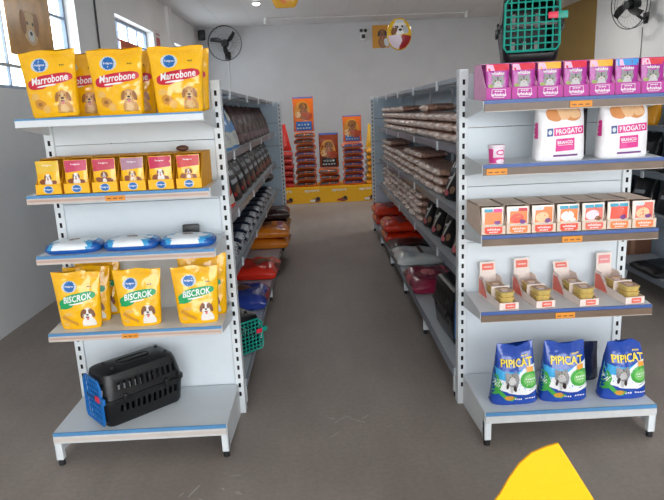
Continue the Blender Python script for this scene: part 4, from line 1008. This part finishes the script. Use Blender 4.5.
# ------------------------------------------------------------------ wall and ceiling things
FB = mat('fan_black', (22, 22, 24), rough=.4); WIRE = mat('fan_wire', (52, 54, 58), rough=.4); PIPE = mat('white_conduit', (222, 222, 222), rough=.5)
def fan(loc, rotz, tilt, label, r=.35, blade0=.3):
    """oscillating wall fan, facing -y in its own frame; wall behind at +y"""
    root = empty('wall_fan', loc, label, 'fan', 'wall fans', rotz=rotz); root.rotation_euler.x = tilt
    g = MB()
    def ring(rr, y, t=.0035): g.tube([(rr*math.cos(2*PI*i/36), y, rr*math.sin(2*PI*i/36)) for i in range(36)], t, WIRE, 6, closed=True)
    ring(r, 0, .008); ring(r*.99, .06, .005); ring(r*.5, -.055, .0022); ring(r*.16, -.07, .003); ring(r*.4, .1, .002)
    for k in range(28):
        a = 2*PI*k/28; c, s_ = math.cos(a), math.sin(a)
        g.tube([(r*.1*c, -.07, r*.1*s_), (r*.5*c, -.055, r*.5*s_), (r*c, 0, r*s_)], .0008, WIRE, 4)
        g.tube([(r*.2*c, .11, r*.2*s_), (r*.99*c, .06, r*.99*s_)], .0008, WIRE, 4)
    g.build('cage', root)
    h = MB(); h.cyl((0, -.045, 0), (0, .03, 0), .06, FB, 18); h.build('hub', root)
    for k in range(3):
        b = MB(); a0 = blade0+2*PI*k/3; rows = []
        for j in range(9):
            t = j/8; rr = .05+(r*.86-.05)*t; wdt = .03+.05*math.sin(PI*min(1, t*1.0+.1)*.8); sw = .35*t
            ring_ = []
            for (u, th) in ((-1, 0), (-.5, .004), (.5, .004), (1, 0), (.5, -.004), (-.5, -.004)):
                a = a0+sw+u*wdt/max(rr, .06)*.6
                ring_.append((rr*math.cos(a), -.01+u*.028+th, rr*math.sin(a)))
            rows.append(ring_)
        b.rings(rows, FB); b.build('blade', root)
    m = MB(); m.cyl((0, .03, 0), (0, .17, 0), .085, FB, 18, r2=.065); m.ell((0, .17, 0), .065, .03, .065, FB); m.build('motor', root)
    m = MB(); m.tube([(0, .13, -.05), (0, .15, -.16), (0, .24, -.22), (0, .33, -.22)], .022, FB, 8); m.box(-.06, .06, .32, .34, -.3, -.14, FB, bev=.005); m.build('wall_bracket', root)
    return root
def W(x, y, z): return (x, y, z)
fan((-1.83, YB-.345, 3.03), 0, 0, 'black wall fan on the back wall near the left corner', r=.345, blade0=.45)
fan((XR-.345, 9.25, 2.9), -PI/2+.3, .12, 'black wall fan on the white right wall, cut by the top edge', r=.34, blade0=1.2)
mb = MB(); mb.tube([(-1.83, YB-.012, 2.72), (-1.83, YB-.012, .0)], .012, PIPE, 8); tag(mb.build('conduit', origin=(-1.83, YB-.012, .1)), 'thin white conduit running down the back wall below the fan', 'conduit')
mb = MB(); mb.tube([(XR-.01, 9.45, 2.6), (XR-.01, 9.5, .1)], .006, mat('grey_cord', (120, 120, 120)), 8); tag(mb.build('cord', origin=(XR-.01, 9.5, .1)), 'thin cord hanging down the white right wall below the fan', 'cord')
mb = MB(); mb.tube([(XL+.02, YB-.03, 3.2), (XL+.02, YB-.03, .1)], .022, PIPE, 8); tag(mb.build('downpipe', origin=(XL+.02, YB-.03, .1)), 'pale pipe running down the back left corner', 'pipe')
mb = MB(); mb.tube([(XL+.012, 7.2, ZC-.01), (XL+.012, 7.15, .1)], .011, mat('dark_cable', (70, 70, 72), rough=.6), 6); tag(mb.build('cable', origin=(XL+.012, 7.15, .1)), 'dark cable running down the left wall between two windows', 'cable')
# corner loudspeaker
root = empty('corner_speaker', (XL+.12, YB-.2, 3.22), 'black loudspeaker mounted high in the back left corner', 'speaker', rotz=.5)
mb = MB(); mb.box(-.06, .06, -.08, .05, -.1, .1, FB, bev=.012); mb.build('cabinet', root)
mb = MB(); mb.cyl((0, -.078, -.03), (0, -.086, -.03), .045, WIRE, 20); mb.cyl((0, -.078, .055), (0, -.086, .055), .022, WIRE, 16); mb.build('grille', root)
mb = MB(); mb.tube([(0, .05, 0), (-.03, .12, .0)], .015, FB, 8); mb.build('bracket', root)
# emergency light
root = empty('wall_lamp', (1.06, YB-.05, 3.1), 'small black and white emergency light on the back wall', 'light')
mb = MB(); mb.box(-.06, .06, -.03, .05, -.1, .1, PIPE, bev=.01); mb.build('housing', root)
for sx in (-1, 1):
    mb = MB(); mb.cyl((sx*.045, -.02, .1), (sx*.045, -.06, .09), .035, FB, 14); mb.build('lamp_head', root)
mb = MB(); mb.box(-.04, .04, -.034, -.029, -.06, .02, FB); mb.build('front_panel', root)
# orange dog card on the back wall
CO = card('orange_card', (214, 150, 44))
mb = MB(); mb.box(-.18, .18, -.004, .004, -.23, .23, CO); mb.decals(lambda s, t: (s, -.0045, t), dog(.03, .05, .1, BRN, GOLD3, DK)+[blob(.12, -.12, .06, .08, 1, SILV)], step=.2, off=.001)
tag(mb.build('wall_card', loc=(1.435, YB-.006, 3.07), smooth=0), 'orange card with a brown dog on the back wall, beside the balloon', 'poster')
# foil balloon hung from the ceiling
root = empty('foil_balloon', (1.095, 8.0, 2.48), 'round foil balloon with a white dog face hanging over the right aisle', 'balloon')
mb = MB(); foilm = film('balloon_foil', (240, 190, 40), rough=.18, bump=.2); rows = []
rx, rz, ry = .158, .198, .07
def FBn(s, t):
    q = min(.999, (s/rx)**2+(t/rz)**2); return (s, -ry*math.sqrt(1-q)-.0, t)
mb.ell((0, 0, 0), rx, ry, rz, foilm, 32, 20)
mb.decals(FBn, [('poly', [(.0, -.19), (.07, -.165), (.12, -.11), (.15, -.03), (.03, -.01), (-.02, -.1)], REDI), ('poly', [(-.02, -.185), (-.09, -.15), (-.135, -.08), (-.14, -.02), (.0, -.01), (.03, -.08)], PKL), ('ell', 0, .07, .09, .085, 0, WH), ('ell', -.07, .04, .035, .06, -.4, BRN), ('ell', .07, .05, .035, .055, .4, GRY2), ('ell', -.03, .08, .013, .014, 0, DK), ('ell', .03, .085, .013, .014, 0, DK), ('ell', .005, .045, .022, .016, 0, DK), ('ell', 0, .15, .06, .02, 0, SILV)], step=.03, off=.0012)
mb.build('balloon_body', root)
mb = MB(); mb.tube([(0, 0, rz-.005), (0, 0, ZC-2.48-.002)], .0012, PIPE, 5); mb.build('string', root)
root = empty('hanging_ornament', (-.33, 8.0, 2.9), 'yellow drop-shaped decoration hanging from the ceiling at the top edge', 'decoration')
mb = MB(); rows = []
for j in range(1, 14):
    t = j/14; z_ = -.08+.42*t; w_ = .175*math.sin(PI*min(1, .12+t*.9))**.7
    rows.append([(w_*math.cos(2*PI*i/20), .045*math.sin(2*PI*i/20)*math.sin(PI*t), z_) for i in range(20)])
mb.rings(rows, film('ornament_yellow', (238, 176, 34))); Fo = lambda s, t: (s, -.046, t)
mb.decals(Fo, [blob(.0, .05, .06, .05, 2, ORG), blob(.02, .04, .03, .025, 1, BISC2)], step=.2, off=.002); mb.build('ornament_body', root)
mb = MB(); mb.tube([(0, 0, .3), (0, 0, ZC-2.9-.002)], .0012, PIPE, 5); mb.build('string', root)
# ceiling conduit with its lamp holders
root = empty('ceiling_conduit', (1.0, 12.3, ZC-.02), 'thin white conduit with lamp holders along the ceiling near the back wall', 'conduit')
mb = MB(); mb.tube([(-1.9, -.05, 0), (2.05, .2, 0)], .012, PIPE, 8); mb.build('tube', root)
for x, y in ((-1.9, -.05), (2.05, .2)):
    mb = MB(); mb.cyl((x, y, .018), (x, y, -.1), .035, PIPE, 14, r2=.045); mb.build('lamp_holder', root)
mb = MB(); mb.tube([(2.0, 10.4, ZC-.015), (4.98, 10.2, ZC-.015)], .012, PIPE, 8); tag(mb.build('conduit', origin=(2.0, 10.4, ZC-.015)), 'thin white conduit on the ceiling above the teal-door carrier', 'conduit')
# ceiling lamp
root = empty('ceiling_lamp', (-.92, 10.6, ZC), 'small round ceiling lamp glowing above the left aisle end', 'lamp')
mb = MB(); mb.cyl((0, 0, -.001), (0, 0, -.02), .07, PIPE, 20); mb.build('lamp_base', root)
mb = MB(); mb.ell((0, 0, -.02), .065, .065, .035, mat('lamp_glow', (255, 252, 245), emit=6.), 18, 10); mb.build('lamp_shade', root)
# posters in the windows and on the wall
PO = card('poster_orange', (206, 150, 78), rough=.25, var=.25, scale=5)
mb = MB(); mb.box(XL+.004, XL+.01, 5.1, 5.94, 2.12, 3.1, PO)
mb.decals(lambda s, t: (XL+.0105, s, t), [('ell', 5.5, 2.36, .14, .14, 0, GOLD2), ('ell', 5.5, 2.3, .06, .05, 0, WH), ('ell', 5.38, 2.4, .05, .1, 0, GOLD3), ('ell', 5.62, 2.4, .05, .1, 0, GOLD3), ('ell', 5.45, 2.4, .016, .016, 0, DK), ('ell', 5.55, 2.4, .016, .016, 0, DK), ('ell', 5.5, 2.32, .025, .018, 0, DK), ('poly', [(5.14, 2.8), (5.9, 2.8), (5.9, 2.94), (5.14, 2.94)], ink('poster_brown', (150, 92, 40)))], step=.2, off=.001)
tag(mb.build('dog_poster', origin=(XL+.006, 5.28, 2.08), smooth=0), 'amber dog poster hanging in front of the nearest left window', 'poster')
mb = MB(); mb.box(XL-.06, XL-.055, 8.2, 9.2, 1.86, 2.585, card('poster_red', (196, 82, 34))); mb.decals(lambda s, t: (XL-.054, s, t), [('poly', [(8.25, 2.4), (9.15, 2.4), (9.15, 2.5), (8.25, 2.5)], ORG), blob(8.7, 2.15, .2, .12, 2, BRN)], step=.3, off=.001)
tag(mb.build('window_poster', origin=(XL-.057, 8.7, 1.86), smooth=0), 'red-orange poster filling the lower part of the middle left window', 'poster')
mb = MB(); mb.box(XL+.001, XL+.006, 9.78, 10.08, 2.6, 2.92, card('notice_white', (228, 218, 216))); mb.decals(lambda s, t: (XL+.0065, s, t), [('poly', [(9.82, 2.65), (10.04, 2.65), (10.04, 2.8), (9.82, 2.8)], ink('notice_red', (200, 80, 80))), ('poly', [(9.82, 2.84), (10.04, 2.84), (10.04, 2.86), (9.82, 2.86)], REDI)], step=.3, off=.001)
tag(mb.build('wall_notice', origin=(XL+.003, 9.93, 2.6), smooth=0), 'small white notice with a red block on the left wall by the middle window', 'notice')

# ------------------------------------------------------------------ yellow pointed board in the foreground
YB_ = mat('yellow_board', (255, 184, 0), rough=.45, var=.02)
mb = MB(); pts = [(.55, .741), (.66, .556), (.72, .4), (.74, .2), (.72, .0), (.32, .0), (.3, .25), (.335, .45), (.385, .57), (.398, .593), (.41, .61), (.43, .65), (.455, .69), (.485, .718), (.52, .733)]
mb.prism(pts, 1, 1.297, 1.303, YB_)
root = empty('yellow_board', (.52, 1.3, 0), 'plain bright yellow pointed board in the near foreground at the bottom edge', 'display board', absolute=True)
mb.build('board', root, smooth=0)
mb = MB(); mb.prism([(1.304, .0), (1.304, .42), (1.5, .0)], 0, .518, .524, YB_); mb.build('stand', root, smooth=0)

# floor scuffs: pale scratches by the left end unit
SC = mat('pale_scuff', (176, 170, 164), rough=.8)
for k, (x, y) in enumerate(((-.52, 2.3), (.06, 2.72))):
    mb = MB(); F = lambda s, t: (s, t, 0)
    its = []
    for q in range(7):
        a = random.uniform(0, PI); L = random.uniform(.01, .05); cx, cy = x+random.uniform(-.13, .13), y+random.uniform(-.12, .12)
        its.append(('ell', cx, cy, L, random.uniform(.002, .005), a, SC))
    mb.decals(F, its, step=.2, off=.0005, lay=.0001); o = tag(mb.build('floor_scuff', origin=(x, y, 0)), ['pale scuff marks on the floor beside the left end unit foot', 'pale scuff marks on the floor in the middle of the aisle mouth'][k], 'floor mark'); o['kind'] = 'stuff'

# ------------------------------------------------------------------ light
wd = bpy.data.worlds.new('world'); S.world = wd; wd.use_nodes = True
bg = wd.node_tree.nodes['Background']; bg.inputs[0].default_value = (.93, .97, 1.0, 1); bg.inputs[1].default_value = 6.0
def portal_or_fill(loc, rot, sx, sy, power=None, color=(1, 1, 1)):  # guides sky light at an opening; given power, an added fill lamp
    l = bpy.data.lights.new('daylight_or_fill', 'AREA'); l.shape = 'RECTANGLE'; l.size = sx; l.size_y = sy
    if power is None: l.cycles.is_portal = True
    else: l.energy = power; l.color = color
    o = bpy.data.objects.new('daylight_or_fill', l); COL.objects.link(o); o.location = loc; o.rotation_euler = rot; return o
portal_or_fill((1.3, YF-.02, 1.47), (PI/2, 0, 0), 6.8, 2.95)
for a, b_ in WIN: portal_or_fill((XL-.19, (a+b_)/2, (WZ0+WZ1)/2), (0, -PI/2, 0), WZ1-WZ0, b_-a)

# unseen panels above the frame, added to brighten the back and right side
PG = mat('fill_panel_glow', (255, 253, 250), emit=2.)
for k, (lx, ly, pw) in enumerate(((.1, 10.1, 26), (3.1, 3.4, 10), (3.2, 9.6, 46))):
    root = empty('added_ceiling_fill', (lx, ly, ZC), 'square ceiling light panel above the %s' % ['far end of the aisle', 'right unit', 'far right shelving'][k], 'lamp', 'square ceiling lights')
    mb = MB()
    for q in ((-.31, .31, -.31, -.29), (-.31, .31, .29, .31), (-.31, -.29, -.29, .29), (.29, .31, -.29, .29)): mb.box(*q, -.03, -.001, PIPE)
    mb.build('frame', root, smooth=0)
    mb = MB(); mb.box(-.29, .29, -.29, .29, -.02, -.012, PG); mb.build('fill_diffuser', root, smooth=0)
    portal_or_fill((lx, ly, ZC-.035), (0, 0, 0), .58, .58, pw, (1, .98, .95))

vs = S.view_settings; vs.view_transform = 'Standard'; vs.look = 'None'; vs.exposure = 0.; vs.gamma = 1; vs.use_curve_mapping = False
S.cycles.use_denoising = True
S.cycles.max_bounces = 10; S.cycles.diffuse_bounces = 6; S.cycles.transparent_max_bounces = 12
for o in bpy.data.objects:
    if '_abs' in o: del o['_abs']
